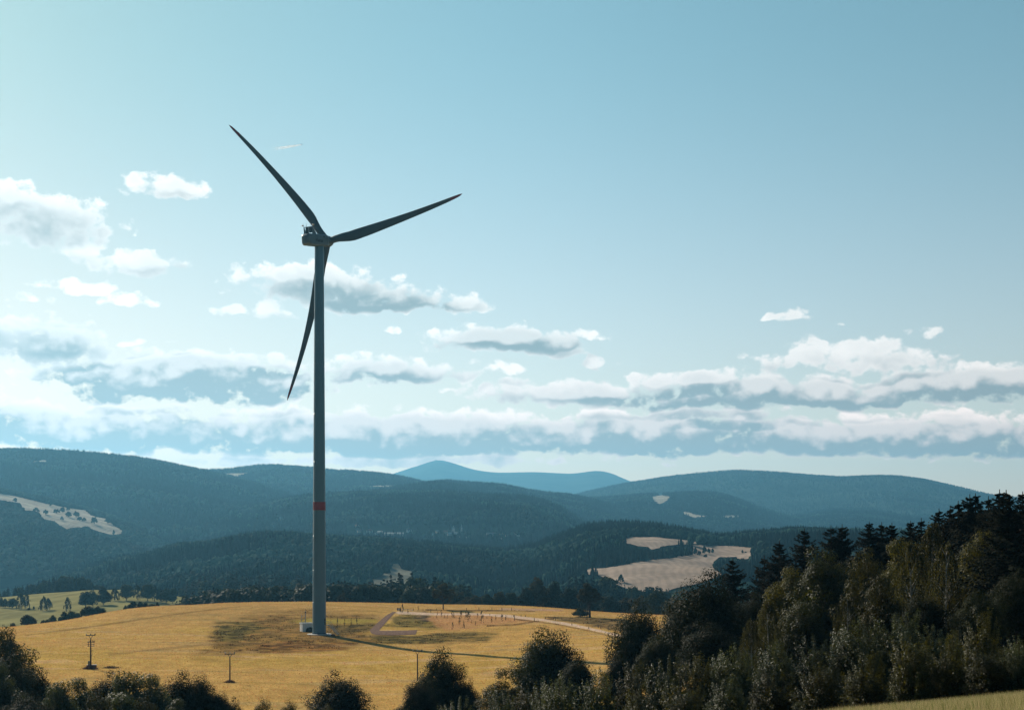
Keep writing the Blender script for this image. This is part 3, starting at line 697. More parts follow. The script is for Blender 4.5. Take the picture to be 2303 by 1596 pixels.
def broad_proto(H, W, nleaf, leaf, lmat, base=.12, nclump=90, seed=0, asp=.55, bark='bark', top=1.0, clump=.17, core=.18):
    """round-headed tree: trunk and limbs, leaves gathered in clumps over and inside an uneven crown"""
    global rng
    old = rng; rng = np.random.default_rng(seed)
    d = unit(nclump); d[:, 2] = np.abs(d[:, 2]) * 1.15 - .42
    d /= np.linalg.norm(d, axis=1, keepdims=True)
    rad = rng.uniform(.55, 1.0, nclump) ** .6 * (1 + rng.normal(0, .10, nclump))
    cz = H * (base + (1 - base) * .44); az_ = H * (1 - base) * .5 * top
    cl = d * rad[:, None] * np.array([W / 2 * .84, W / 2 * .84, az_]) + np.array([0, 0, cz])
    cl[:, :2] *= (1 - .42 * sstep(cz, H, cl[:, 2]))[:, None]
    cr = W * clump * rng.uniform(.55, 1.2, nclump)
    wgt = cr ** 2 / (cr ** 2).sum()
    k = rng.choice(nclump, nleaf, p=wgt)
    dd = unit(nleaf); dd[:, 2] = dd[:, 2] * .9 + .12
    rr = rng.uniform(.35, 1.0, nleaf) ** .45
    Cc = cl[k] + dd * (rr * cr[k])[:, None] * np.array([1, 1, .8])
    Nn = dd * 1.1 + unit(nleaf) * .55 + np.array([0, 0, .45]); Nn /= np.linalg.norm(Nn, axis=1, keepdims=True)
    Ss = leaf * rng.uniform(.6, 1.25, nleaf)
    nc = int(nleaf * core * .25)
    Ci = unit(nc) * rng.uniform(0, .72, (nc, 1)) ** .5 * np.array([W / 2 * .75, W / 2 * .75, az_ * .8]) + np.array([0, 0, cz])
    V, F = rhombi(np.concatenate([Cc, Ci]), np.concatenate([Nn, unit(nc)]), np.concatenate([Ss, np.full(nc, W * .05)]), asp)
    V[:, 2] = np.maximum(V[:, 2], .05)
    segs = [([(0, 0, -.6), (W * .01, 0, H * base * .7 + .2), (0, W * .01, H * .5), (W * .02, 0, H * .82)], [W * .035, W * .027, W * .017, W * .004])]
    for j in rng.choice(nclump, min(nclump, 16), replace=False):
        z0 = H * rng.uniform(max(base * .8, .06), .5)
        e = cl[j]; mid = np.array([e[0] * .45, e[1] * .45, z0 + (e[2] - z0) * .35])
        segs.append(([(0, 0, z0), tuple(mid), tuple(e)], [W * .014, W * .009, W * .002]))
    rng = old
    return Proto(H, W, trunk_mesh('trunk', segs, M[bark]), np_mesh('crown', V, F, lmat))
def shrub_proto(H, W, nleaf, leaf, lmat, seed=0, upright=1.0, nshoot=260):
    """many-stemmed shrub whose upright leafy shoots stick out of the outline"""
    global rng
    old = rng; rng = np.random.default_rng(seed)
    d = unit(nshoot); d[:, 2] = np.abs(d[:, 2])
    lump = 1 + .22 * np.sin(d[:, 0] * 5 + seed) * np.cos(d[:, 1] * 4 + seed * 2)
    tip = d * np.array([W / 2, W / 2, H * .93]) * (lump * rng.uniform(.72, 1.05, nshoot))[:, None]
    tip[:, 2] = np.clip(tip[:, 2], H * .03, H)
    dirs = d * (1 - .45 * upright) + np.array([0, 0, .75 * upright]); dirs /= np.linalg.norm(dirs, axis=1, keepdims=True)
    Ls = H * rng.uniform(.12, .30, nshoot)
    k = rng.integers(0, nshoot, nleaf); q = rng.uniform(0, 1, nleaf) ** .8
    side = unit(nleaf) * (leaf * 1.3 + (1 - q[:, None]) * 0 + q[:, None] * W * .018)
    Cc = tip[k] + dirs[k] * ((.35 - q) * Ls[k])[:, None] + side
    Nn = unit(nleaf) * .7 + d[k] * .8 + np.array([0, 0, .3]); Nn /= np.linalg.norm(Nn, axis=1, keepdims=True)
    nc = nleaf // 12
    Ci = unit(nc); Ci[:, 2] = np.abs(Ci[:, 2]); Ci = Ci * rng.uniform(.25, .8, (nc, 1)) * np.array([W / 2, W / 2, H * .9])
    V, F = rhombi(np.concatenate([Cc, Ci]), np.concatenate([Nn, unit(nc)]), np.concatenate([leaf * rng.uniform(.6, 1.3, nleaf), np.full(nc, W * .045)]), .42)
    V[:, 2] = np.maximum(V[:, 2], .02)
    segs = []
    for j in rng.choice(nshoot, 14, replace=False):
        segs.append(([(tip[j][0] * .06, tip[j][1] * .06, -.4), tuple(tip[j] * np.array([.45, .45, .5])), tuple(tip[j])], [W * .014, W * .009, W * .002]))
    rng = old
    return Proto(H, W, trunk_mesh('stem', segs, M['bark']), np_mesh('crown', V, F, lmat))
def birch_proto(H, W, nleaf, leaf, lmat, seed=0, nstr=230, bark='birch_bark'):
    """slender tree with hanging strands of small leaves"""
    global rng
    old = rng; rng = np.random.default_rng(seed)
    hz = rng.uniform(.22, .98, nstr); az = rng.uniform(0, 2 * math.pi, nstr)
    prof = np.sin(np.clip((1.02 - hz) / .8, 0, 1) * math.pi * .62) ** .8
    lob = 1 + .25 * np.sin(az * 3 + seed) * np.sin(hz * 9 + seed)
    rr = W / 2 * prof * lob * rng.uniform(.45, 1, nstr)
    top = np.stack([np.cos(az) * rr, np.sin(az) * rr, hz * H], 1)
    Ls = H * rng.uniform(.05, .17, nstr) * (.6 + prof)
    k = rng.integers(0, nstr, nleaf); q = rng.uniform(-.15, 1, nleaf)
    Cc = top[k] - np.stack([-np.cos(az[k]) * q * Ls[k] * .12, -np.sin(az[k]) * q * Ls[k] * .12, q * Ls[k]], 1) + unit(nleaf) * (W * .022 * (1.2 - q))[:, None]
    V, F = rhombi(Cc, unit(nleaf), leaf * rng.uniform(.6, 1.25, nleaf), .5)
    V[:, 2] = np.maximum(V[:, 2], .1)
    segs = [([(0, 0, -.5), (.02 * W, 0, H * .35), (-.02 * W, .02 * W, H * .7), (0, 0, H * .97)], [W * .028, W * .021, W * .012, W * .003])]
    for j in rng.choice(nstr, 22, replace=False):
        z0 = top[j][2] - H * rng.uniform(.08, .2)
        segs.append(([(0, 0, z0), tuple((top[j] + np.array([0, 0, z0])) * np.array([.55, .55, .5])), tuple(top[j])], [W * .009, W * .006, W * .0015]))
    rng = old
    return Proto(H, W, trunk_mesh('trunk', segs, M[bark]), np_mesh('crown', V, F, lmat))
def spruce_proto(H, W, lmat, seed=0, nwh=30, nbr=9, nk=9, per=6, leaf=.3, low=.02, rag=.25):
    """spruce: whorls of drooping boughs carrying flat sprays, open and ragged at the tip"""
    global rng
    old = rng; rng = np.random.default_rng(seed)
    Cs, Ns, Ss = [], [], []; segs = [([(0, 0, -.6), (0, 0, H * .5), (0, 0, H * .995)], [W * .032, W * .02, W * .003])]
    for i in range(nwh):
        f = (i + rng.uniform(-.3, .3)) / nwh; f = min(max(f, 0), .985)
        z0_ = H * (low + (1 - low) * f)
        Lb = W / 2 * ((1 - f) ** .82 + .02) * (1 if f < .93 else .8)
        nb = nbr if f < .85 else 5
        for b in range(nb):
            a = 2 * math.pi * (b + rng.uniform(-.4, .4)) / nb + i * 1.7
            z = min(z0_ + rng.uniform(-.9, .9) * H / nwh * (1 - f * .6), H * .985)
            l = Lb * rng.uniform(1 - rag * 1.6, 1 + rag * .5)
            droop = (.30 * (1 - f) - .12) * l + rng.uniform(-.05, .12) * l
            q = np.linspace(.08, 1, nk)
            px_ = np.cos(a) * l * q; py_ = np.sin(a) * l * q
            pz = z - droop * q * 1.6 + .22 * l * q ** 3
            ctr = np.stack([px_, py_, pz], 1)
            w_ = l * .26 * np.sin(np.clip(q * 1.02, 0, 1) * math.pi * .85 + .25) + .05
            m = np.repeat(np.arange(nk), per)
            lat = rng.uniform(-1, 1, len(m))
            off = np.stack([-np.sin(a) * lat * w_[m], np.cos(a) * lat * w_[m], -np.abs(lat) * w_[m] * .45 - rng.uniform(0, .16, len(m)) * w_[m] * 2], 1)
            Cs.append(ctr[m] + off)
            nn = np.array([np.cos(a) * .35, np.sin(a) * .35, .9]) + unit(len(m)) * .55
            Ns.append(nn / np.linalg.norm(nn, axis=1, keepdims=True))
            Ss.append(leaf * rng.uniform(.7, 1.25, len(m)) * (.45 + .55 * (1 - f)))
            if b % 2 == 0 and i % 2 == 0:
                segs.append(([(0, 0, z), tuple(ctr[nk // 2]), tuple(ctr[-1])], [W * .006, W * .004, W * .001]))
    V, F = rhombi(np.concatenate(Cs), np.concatenate(Ns), np.concatenate(Ss), .42)
    V[:, 2] = np.maximum(V[:, 2], .05)
    rng = old
    return Proto(H, W, trunk_mesh('trunk', segs, M['bark']), np_mesh('crown', V, F, lmat))

PR = {}
def protos(key, fn, seeds): PR[key] = [fn(s) for s in seeds]
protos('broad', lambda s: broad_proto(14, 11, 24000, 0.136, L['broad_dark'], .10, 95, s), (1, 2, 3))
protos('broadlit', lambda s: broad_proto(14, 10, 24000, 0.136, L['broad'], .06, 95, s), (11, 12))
protos('goldbroad', lambda s: broad_proto(12, 8, 20800, 0.120, L['gold'], .06, 80, s, top=1.05), (21, 22))
protos('bronze', lambda s: broad_proto(13, 10, 20800, 0.128, L['bronze'], .06, 80, s), (31,))
protos('silver', lambda s: shrub_proto(5.5, 4.6, 22000, .070, L['silver'], s), (41, 42, 43))
protos('olive', lambda s: shrub_proto(6, 4.2, 20000, .08, L['olive'], s, .8), (51, 52))
protos('silvertree', lambda s: broad_proto(8, 6.5, 19200, 0.104, L['silver'], .03, 80, s), (61, 62))
protos('birch', lambda s: birch_proto(17, 8, 15000, .14, L['birch'], s), (71, 72))
protos('spruce', lambda s: spruce_proto(13, 9.2, L['spruce'], s, 27, leaf=.24, per=9, nbr=10), (81, 82, 83))
protos('mbroad', lambda s: broad_proto(13, 11, 2000, .62, L['mid'], .0, 50, s, .7, clump=.19, core=.4), (101, 102, 103))
protos('mbrown', lambda s: broad_proto(12, 9, 1900, .55, L['mid_brown'], .0, 50, s, .7, clump=.2), (111, 112))
protos('mdark', lambda s: broad_proto(13, 12, 2100, .62, L['mid_dark'], .0, 50, s, .7, clump=.19, core=.4), (121, 122))
protos('mbirch', lambda s: birch_proto(14, 8, 2300, .46, L['mid'], s, 90), (131, 132, 133))
protos('mbush', lambda s: broad_proto(5, 6, 1200, .34, L['mid'], .0, 40, s, .7, clump=.19, core=.5), (141, 142))
protos('mspruce', lambda s: spruce_proto(18, 7, L['far_spruce'], s, 16, 6, 5, 3, .75), (151, 152))
protos('lone', lambda s: broad_proto(12, 9, 2600, .42, L['mid_brown'], .30, 30, s, .7, clump=.15), (161,))
protos('far', lambda s: broad_proto(14, 13, 420, 1.3, L['far'], .04, 30, s, .8, clump=.2), (171, 172))
protos('sapling', lambda s: birch_proto(2.6, .8, 120, .13, L['mid_brown'], s, 24, 'wood'), (181, 182, 183))
NAMES = {'broad': 'broadleaf_tree', 'broadlit': 'broadleaf_tree', 'goldbroad': 'broadleaf_tree', 'bronze': 'broadleaf_tree', 'silver': 'willow_shrub', 'olive': 'shrub',
         'silvertree': 'willow_shrub', 'birch': 'birch_tree', 'spruce': 'spruce_tree', 'mbroad': 'broadleaf_tree', 'mbrown': 'broadleaf_tree', 'mdark': 'broadleaf_tree',
         'mbirch': 'birch_tree', 'mbush': 'bush', 'mspruce': 'spruce_tree', 'lone': 'field_tree', 'far': 'pasture_tree', 'sapling': 'sapling'}
CATS = {'willow_shrub': 'shrub', 'shrub': 'shrub', 'bush': 'bush', 'sapling': 'sapling'}
_built = {}
_cnt = {}
def tree(kind, pos, H, W, label, group=None, var=None, rot=None, name=None):
    ps = PR[kind]; _cnt[kind] = _cnt.get(kind, 0) + 1
    v = (_cnt[kind] if var is None else var) % len(ps); p = ps[v]
    nm = name or NAMES[kind]
    if (kind, v) not in _built:
        o = empty(nm, pos)
        link_mesh('stem' if kind in ('silver', 'olive', 'sapling') else 'trunk', p.trunk, None, o)
        link_mesh('crown', p.crown, None, o)
        _built[(kind, v)] = o
    else:
        o = copy_tree(_built[(kind, v)])
        for kk in list(o.keys()):
            if kk in ('label', 'category', 'group', 'kind'): del o[kk]
        o.name = nm
    o.location = pos; o.scale = (W / p.W, W / p.W, H / p.H)
    o.rotation_euler = (0, 0, rot if rot is not None else random.uniform(0, 6.28))
    return tag(o, label, CATS.get(nm, 'tree'), group)
MINR = {'spruce': .70, 'broad': .66, 'broadlit': .66, 'goldbroad': .6, 'bronze': .6, 'birch': .46, 'silver': .75, 'olive': .65, 'silvertree': .7, 'mbush': .5, 'mdark': .75, 'mbroad': .6}
def beyond_crest(x, drop=5.0):
    """distance just behind the golden crest where the ground has sunk a little out of sight"""
    Ys_ = np.linspace(520, 800, 561); y_ = HY - gnd((x - CX) / FX * Ys_, Ys_) * FX / Ys_
    k = int(np.argmin(y_)); j = k + int(np.argmax(y_[k:] > y_[k] + drop)) if (y_[k:] > y_[k] + drop).any() else k
    return float(Ys_[j])
def tree_px(kind, x, ytop, wpx, Y, label, group=None, ybase=None, sink=.3, **kw):
    """tree whose foot stands on the ground at distance Y (or where the view line through ybase meets the ground)"""
    b = hit(x, ybase) if ybase is not None else on(x, Y)
    Yv = b.y
    H = (HY - ytop) / FX * Yv - b.z
    W = max(wpx / FX * Yv, MINR.get(kind, 0) * H)
    b.z -= sink
    return tree(kind, b, max(H, .5) + sink, W, label, group, **kw)
# ------------------------------------------------------------------ far woods, one object of countless trees for each hillside
def cone_tpl(tiers, n):
    V = []; F = []
    for t in range(tiers):
        z0 = .08 + t * .78 / tiers; z1 = 1.0 if t == tiers - 1 else z0 + 1.25 / tiers
        r = .5 * (1 - t / tiers * .82)
        k = len(V)
        for i in range(n):
            a = 2 * math.pi * (i + .5 * t) / n; V.append((math.cos(a) * r * (1 if i % 2 else .82), math.sin(a) * r * (1 if i % 2 else .82), z0 - (.05 if i % 2 else 0)))
        V.append((0, 0, z1))
        for i in range(n): F.append((k + i, k + (i + 1) % n, k + n))
    return np.array(V, float), np.array(F)
def ico_tpl(sub, seed):
    import bmesh
    bm = bmesh.new(); bmesh.ops.create_icosphere(bm, subdivisions=sub, radius=.5)
    V = np.array([v.co[:] for v in bm.verts]); F = np.array([[v.index for v in f.verts] for f in bm.faces]); bm.free()
    r = np.random.default_rng(seed)
    V = V * (1 + r.normal(0, .13, (len(V), 1))); V[:, 2] = V[:, 2] * .92 + .5
    return V, F
TPL = {'fc': [cone_tpl(2, 5)], 'nc': [cone_tpl(4, 7)], 'fd': [ico_tpl(1, 1), ico_tpl(1, 2)], 'nd': [ico_tpl(2, s) for s in (1, 2, 3)]}
def batch(tpls, P_, H_, W_):
    """one vertex and face list holding a copy of a small tree shape at every point"""
    Vs, Fs, off = [], [], 0
    pick = rng.integers(0, len(tpls), len(P_))
    for q, (tv, tf) in enumerate(tpls):
        s = pick == q; n = s.sum()
        if n == 0: continue
        a = rng.uniform(0, 6.283, n); ca, sa = np.cos(a)[:, None], np.sin(a)[:, None]
        jit = 1 + rng.normal(0, .07, (n, len(tv)))
        x = tv[None, :, 0] * jit; y = tv[None, :, 1] * jit
        w = W_[s][:, None]
        V = np.stack([(x * ca - y * sa) * w, (x * sa + y * ca) * w, tv[None, :, 2] * H_[s][:, None]], -1) + P_[s][:, None, :]
        F = tf[None] + (np.arange(n) * len(tv))[:, None, None] + off
        Vs.append(V.reshape(-1, 3)); Fs.append(F.reshape(-1, 3)); off += n * len(tv)
    return np.concatenate(Vs), np.concatenate(Fs)
HX = np.linspace(-480, 2780, 815)
HORIZON = np.full(815, -1e9)             # highest view slope met so far, near to far
def raise_horizon(zf, Ys):
    global HORIZON
    for Yv in Ys: HORIZON = np.maximum(HORIZON, zf(HX, np.full_like(HX, Yv)) / Yv)
raise_horizon(lambda x, Y: gnd((x - CX) / FX * Y, Y), np.linspace(300, 800, 80))
def forest(hn, spacing, th, label, near=False, dec=0.0, x0=-420, x1=2720, thin=None, decscale=None):
    h = HILLS[hn]
    area = ((x1 - x0) / FX) * (h.Yc ** 2 - h.Yf ** 2) / 2
    n = int(min(area / spacing ** 2, 160000))
    Yr = np.sqrt(rng.uniform(h.Yf ** 2, (h.Yc + 60) ** 2, n)); x = rng.uniform(x0, x1, n)
    z = h.z(x, Yr)
    zt_ = terrain(x, Yr)
    py = HY - z * FX / Yr
    ok = (z > zt_ - 2)
    hor = np.interp(x, HX, HORIZON)
    ok &= (z + th * 1.3 + 8) / Yr > hor
    hn_own = np.full(len(HX), -1e9)
    # hidden behind a fold of the same hill: compare with the hill's own nearer slope
    bins = np.clip(((Yr - h.Yf) / (h.Yc - h.Yf) * 40).astype(int), 0, 40)
    run = np.full((41, len(HX)), -1e9); cur = np.full(len(HX), -1e9)
    for b in range(41):
        run[b] = cur
        Yv = h.Yf + (h.Yc - h.Yf) * (b + .5) / 40
        cur = np.maximum(cur, h.z(HX, np.full_like(HX, Yv)) / Yv)
    hi = np.clip(((x - HX[0]) / (HX[1] - HX[0])).astype(int), 0, len(HX) - 1)
    ok &= (z + th * 1.3 + 6) / Yr > run[bins, hi]
    for p in FIELDS[hn]:
        ok &= poly_dist(x, py, p) < -.8
    if thin is not None: ok &= ~thin(x, py, Yr)
    x, Yr, z, py = x[ok], Yr[ok], z[ok], py[ok]
    X = (x - CX) / FX * Yr
    pn = fbm(X, Yr, decscale or 160, 3, 5) * 2 + rng.normal(0, .12, len(x))
    isd = pn > (1 - 2 * dec) * .45
    Hh = th * rng.uniform(.65, 1.2, len(x)); Hh = np.where(isd, Hh * .85, Hh)
    for p in FIELDS[hn]:                              # low growth where a tall tree would stand in front of a clearing
        near_f = np.nonzero((x > min(q[0] for q in p) - 5) & (x < max(q[0] for q in p) + 5))[0]
        best = np.zeros(len(near_f))
        for q in (1.0, .75, .5, .35, .22):
            fr = poly_dist(x[near_f], py[near_f] - q * Hh[near_f] * FX / Yr[near_f], p) < 1.2
            fr &= poly_dist(x[near_f], py[near_f] - .5 * q * Hh[near_f] * FX / Yr[near_f], p) < 1.2
            best = np.where((best == 0) & fr, q, best)
        Hh[near_f] *= np.maximum(best, .12)
    Ww = np.where(isd, spacing * rng.uniform(.8, 1.45, len(x)), spacing * rng.uniform(.62, .95, len(x)))
    Ww = np.minimum(Ww, Hh * np.where(isd, 1.0, .5))
    P_ = np.stack([X, Yr, z - .5], 1)
    keep = []
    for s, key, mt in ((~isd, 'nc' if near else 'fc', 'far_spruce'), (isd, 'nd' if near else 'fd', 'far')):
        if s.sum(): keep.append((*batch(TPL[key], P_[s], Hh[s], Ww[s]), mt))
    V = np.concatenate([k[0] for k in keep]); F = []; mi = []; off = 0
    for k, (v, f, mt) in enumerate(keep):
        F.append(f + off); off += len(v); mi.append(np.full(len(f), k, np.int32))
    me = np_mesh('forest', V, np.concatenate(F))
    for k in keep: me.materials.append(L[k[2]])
    me.polygons.foreach_set('material_index', np.concatenate(mi))
    o = link_mesh('forest', me)
    tag(o, label, 'forest', None, 'stuff')
    print('forest', hn, len(x), len(me.polygons))
    raise_horizon(lambda a, b: h.z(a, b) + np.where(True, th * .6, 0), np.linspace(h.Yf, h.Yc, 60))
VX = [z6(0, 770)[0], z6(1390, 770)[0]]
village = lambda x, py, Y: (x > VX[0] - 10) & (x < VX[1] + 5) & (py > 1180) & (py < 1208) & (rng.random(len(x)) < .86)
forest('A', 6.8, 13, 'mixed woods covering the low hill behind the field', True, .45, decscale=120)
HORIZON = HORIZON
forest('L', 9.0, 12, 'rounded leafy woods around the hedged pasture', True, .8, x0=-420, x1=540, decscale=200)
forest('B', 9.5, 15, 'dark woods on the hill behind the village', False, .42, x0=250, x1=1450, thin=village)
forest('B2', 11, 15, 'dark woods on the summit above the village hill', False, .2, x0=700, x1=1350)
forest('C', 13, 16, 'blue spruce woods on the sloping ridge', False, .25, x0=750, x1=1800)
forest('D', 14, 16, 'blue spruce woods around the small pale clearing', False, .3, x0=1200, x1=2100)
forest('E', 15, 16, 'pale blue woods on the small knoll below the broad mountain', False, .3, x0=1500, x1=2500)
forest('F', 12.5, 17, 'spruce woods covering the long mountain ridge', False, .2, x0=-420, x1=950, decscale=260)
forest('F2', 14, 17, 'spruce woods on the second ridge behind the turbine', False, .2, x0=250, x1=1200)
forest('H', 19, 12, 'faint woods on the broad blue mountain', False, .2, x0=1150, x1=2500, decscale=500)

# wood directly behind the golden field
def wood(pts, label, n, mats, kinds=('nc', 'nd'), dec=.5, spread=70):
    """pts: column, distance of the front edge"""
    P_ = np.array(pts, float); x = rng.uniform(P_[0, 0], P_[-1, 0], n)
    Y0 = np.interp(x, P_[:, 0], P_[:, 1]); Y = Y0 + rng.uniform(0, 1, n) ** 1.2 * spread
    X = (x - CX) / FX * Y; z = terrain(x, Y)
    isd = rng.random(n) < dec
    H_ = np.maximum((HY - np.interp(x, P_[:, 0], P_[:, 2])) / FX * Y - z, 3.0) * rng.uniform(.72, 1.04, n); H_ = np.where(isd, H_ * .9, H_)
    Vs, Fs, off = [], [], 0; mi = []
    for i in range(n):
        pr = PR['mspruce'][i % 2] if not isd[i] else (PR['mbroad'] + PR['mbrown'])[i % 5]
        me = pr.crown; nv = len(me.vertices)
        co = np.empty(nv * 3, np.float32); me.vertices.foreach_get('co', co); co = co.reshape(-1, 4, 3)
        s = rng.permutation(len(co))[: int(len(co) * .4)]
        co = co[s].reshape(-1, 3)
        cen = co.reshape(-1, 4, 3).mean(1, keepdims=True); co = (cen + (co.reshape(-1, 4, 3) - cen) * 1.5).reshape(-1, 3)
        a = rng.uniform(0, 6.28); w = min(H_[i] / pr.H * rng.uniform(.8, 1.1), 1.5)
        c_, s_ = math.cos(a), math.sin(a)
        V = np.stack([(co[:, 0] * c_ - co[:, 1] * s_) * w + X[i], (co[:, 0] * s_ + co[:, 1] * c_) * w + Y[i], co[:, 2] * H_[i] / pr.H + z[i] - .5], 1)
        Vs.append(V); f = np.arange(len(V)).reshape(-1, 4) + off; Fs.append(f); off += len(V); mi.append(np.full(len(f), 1 if isd[i] else 0, np.int32))
    me = np_mesh('wood', np.concatenate(Vs), np.concatenate(Fs))
    for m_ in mats: me.materials.append(m_)
    me.polygons.foreach_set('material_index', np.concatenate(mi))
    return tag(link_mesh('forest', me), label, 'forest', None, 'stuff')
wood([(395, 830, 1348), (440, 800, 1327), (520, 790, 1315), (700, 780, 1303), (860, 785, 1308), (1000, 790, 1314)], 'dark wood edge rising behind the golden field at the tower', 330, (L['spruce'], L['broad_dark']), dec=.65)
wood([(1000, 800, 1318), (1100, 800, 1338), (1180, 800, 1328), (1300, 820, 1325), (1420, 830, 1346), (1560, 840, 1340), (1700, 850, 1340)], 'leafy wood edge behind the two lone field trees', 240, (L['spruce'], L['mid_brown']), dec=.8, spread=90)
wood([(820, 900, 1312), (900, 900, 1288), (990, 905, 1294), (1060, 920, 1312)], 'tall spruce stand overtopping the wood edge', 90, (L['spruce'], L['mid']), dec=.12, spread=50)
wood([(-80, 1290, 1336), (0, 1285, 1322), (60, 1280, 1310), (130, 1275, 1291), (190, 1275, 1292), (235, 1275, 1318)], 'spruce wood along the top edge of the green meadow', 120, (L['far_spruce'], L['mid']), dec=.3, spread=60)
wood([(405, 1290, 1312), (440, 1290, 1292), (560, 1285, 1288), (690, 1285, 1294), (725, 1290, 1314)], 'tall dark spruce wood behind the row of meadow trees', 150, (L['spruce'], L['mid']), dec=.1, spread=60)
wood([(690, 1150, 1322), (760, 1130, 1306), (900, 1120, 1303), (960, 1120, 1312)], 'loose spruces and poplars behind the wood edge at the tower', 80, (L['spruce'], L['mid']), dec=.4, spread=90)
wood([(1230, 1130, 1326), (1270, 1120, 1302), (1330, 1120, 1292), (1354, 1130, 1316)], 'dark spruce block at the foot of the large stubble field', 70, (L['far_spruce'], L['mid']), dec=.15, spread=60)

# ------------------------------------------------------------------ grass
def tufts(name, label, n, Y0, Y1, x0, x1, hmin, hmax, colfun, zfun, w=.5, blades=3, ypow=1.0, parent_mat=None):
    Y = np.sqrt(rng.uniform(Y0 ** 2, Y1 ** 2, n)); x = rng.uniform(x0, x1, n)
    X = (x - CX) / FX * Y
    col, hs = colfun(x, Y, X)
    z = zfun(X, Y)
    H_ = rng.uniform(hmin, hmax, n) * hs
    Vs = []; Cs = []
    for b in range(blades):
        a = rng.uniform(0, 6.28, n); ww = H_ * w * rng.uniform(.5, 1, n)
        lean = rng.normal(0, .3, (n, 2)) * H_[:, None]
        dx, dy = np.cos(a) * ww / 2, np.sin(a) * ww / 2
        ox, oy = rng.normal(0, .35, n) * H_, rng.normal(0, .35, n) * H_
        Vs.append(np.stack([np.stack([X + ox - dx, Y + oy - dy, z - .05], 1), np.stack([X + ox + dx, Y + oy + dy, z - .05], 1), np.stack([X + ox + lean[:, 0], Y + oy + lean[:, 1], z + H_], 1)], 1))
        Cs.append(np.repeat((col * rng.uniform(.8, 1.2, (n, 1)))[:, None, :], 3, 1))
    V = np.concatenate(Vs).reshape(-1, 3); Cc = np.concatenate(Cs).reshape(-1, 3)
    F = np.arange(len(V)).reshape(-1, 3)
    return tag(link_mesh(name, np_mesh(name, V, F, M['tuft'], False, Cc)), label, 'grass', None, 'stuff')
mt, t_, p_ = base_mat('grass_blades', 1.0, 0.0)
va = t_.new('ShaderNodeVertexColor'); va.layer_name = 'tone'
t_.l.new(va.outputs['Color'], p_.inputs['Base Color'])
tr_ = t_.new('ShaderNodeBsdfTranslucent'); t_.l.new(va.outputs['Color'], tr_.inputs[0])
mx_ = t_.new('ShaderNodeMixShader'); mx_.inputs[0].default_value = .35
t_.l.new(p_.outputs[0], mx_.inputs[1]); t_.l.new(tr_.outputs[0], mx_.inputs[2]); t_.l.new(mx_.outputs[0], t_.n['Material Output'].inputs[0])
M['tuft'] = mt
TRACK_P = [z7(655, 366), z7(560, 420), z7(430, 530), z7(300, 650), z7(330, 705), z7(400, 726), z7(640, 732), z7(900, 724), z7(1015, 715), z7(1040, 645), z7(900, 650), z7(660, 655), z7(470, 658), z7(450, 645), z7(560, 520), z7(640, 430), z7(710, 366)]
def field_col(x, Y, X):
    ix = np.clip(np.searchsorted(FXS, x), 0, len(FXS) - 1); iy = np.clip(np.searchsorted(FYS, Y), 0, len(FYS) - 1)
    c = FCOL[iy, ix]
    lum = c.sum(1)
    dark = sstep(.62, .36, lum)
    clump = fbm(X, Y, 3.2, 3, 4) * 2
    hs = 1 + dark * np.clip(clump * 2.2, -.6, 1.4)
    rv = rng.random(len(x))
    c = c * (1.15 - .55 * dark * sstep(-.1, .3, clump))[:, None] * np.where((rv < .4)[:, None], np.array([[1.12, .82, .9]]), np.array([[.95, 1.06, .9]]))
    py = HY - FZ[iy, ix] * FX / Y
    hs = np.where(poly_dist(x, py, TRACK_P) > -2, .0, hs)
    return c, hs
tufts('field_grass', 'tufts of golden and dark grass growing over the field', 110000, 305, 720, -60, 1560, .12, .30, field_col, gnd, .8, 2)
def meadow_col(x, Y, X):
    c = np.where(rng.random((len(x), 1)) < .45, np.array([[.22, .24, .075]]), np.array([[.56, .44, .24]]))
    return c * rng.uniform(.7, 1.15, (len(x), 1)), np.ones(len(x))
sz = lambda X, Y: gnd(X, Y)
tufts('meadow_grass', 'tall seeding meadow grass on the slope by the viewpoint', 42000, 11, 40, 1650, 2500, .08, .24, meadow_col, sz, .045, 3)

# ------------------------------------------------------------------ wind turbine
BASE = at(718, 1425, 525); BASE.z = float(gnd(BASE.x, BASE.y)) + .15
wtb = empty('wind_turbine', BASE)
tag(wtb, 'tall grey wind turbine with one red tower band standing in the golden field', 'wind turbine')
TH = 130.6
def tower_r(z): return 2.28 - (2.28 - 1.52) * (z / TH) ** 1.15
def ring(r, z, n=48): return [(r * math.cos(2 * math.pi * k / n), r * math.sin(2 * math.pi * k / n), z) for k in range(n)]
mb = MB()
prof = []; secs = [0.35, 10.6, 21.4, 33, 41.6, 44.6, 58, 74, 91, 109, TH]
rr = []
for z in secs:
    r = tower_r(z)
    if z in (0.35, TH): rr.append((r, z)); continue
    rr += [(r, z - .12), (r + .035, z - .08), (r + .035, z + .08), (r, z + .12)]
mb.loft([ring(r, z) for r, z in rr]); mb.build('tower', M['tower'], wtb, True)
mb = MB(); mb.loft([ring(tower_r(z) + .05, z) for z in (41.7, 44.5)]); mb.build('red_band', M['red'], wtb, True)
mb = MB(); mb.loft([ring(2.42, 0, 40), ring(2.42, .34, 40)]); mb.build('base_flange', M['dark'], wtb, True)
mb = MB(); mb.loft([ring(4.1, -1.0, 40), ring(4.1, .02, 40), ring(3.9, .08, 40)]); mb.build('foundation', M['concrete'], wtb)
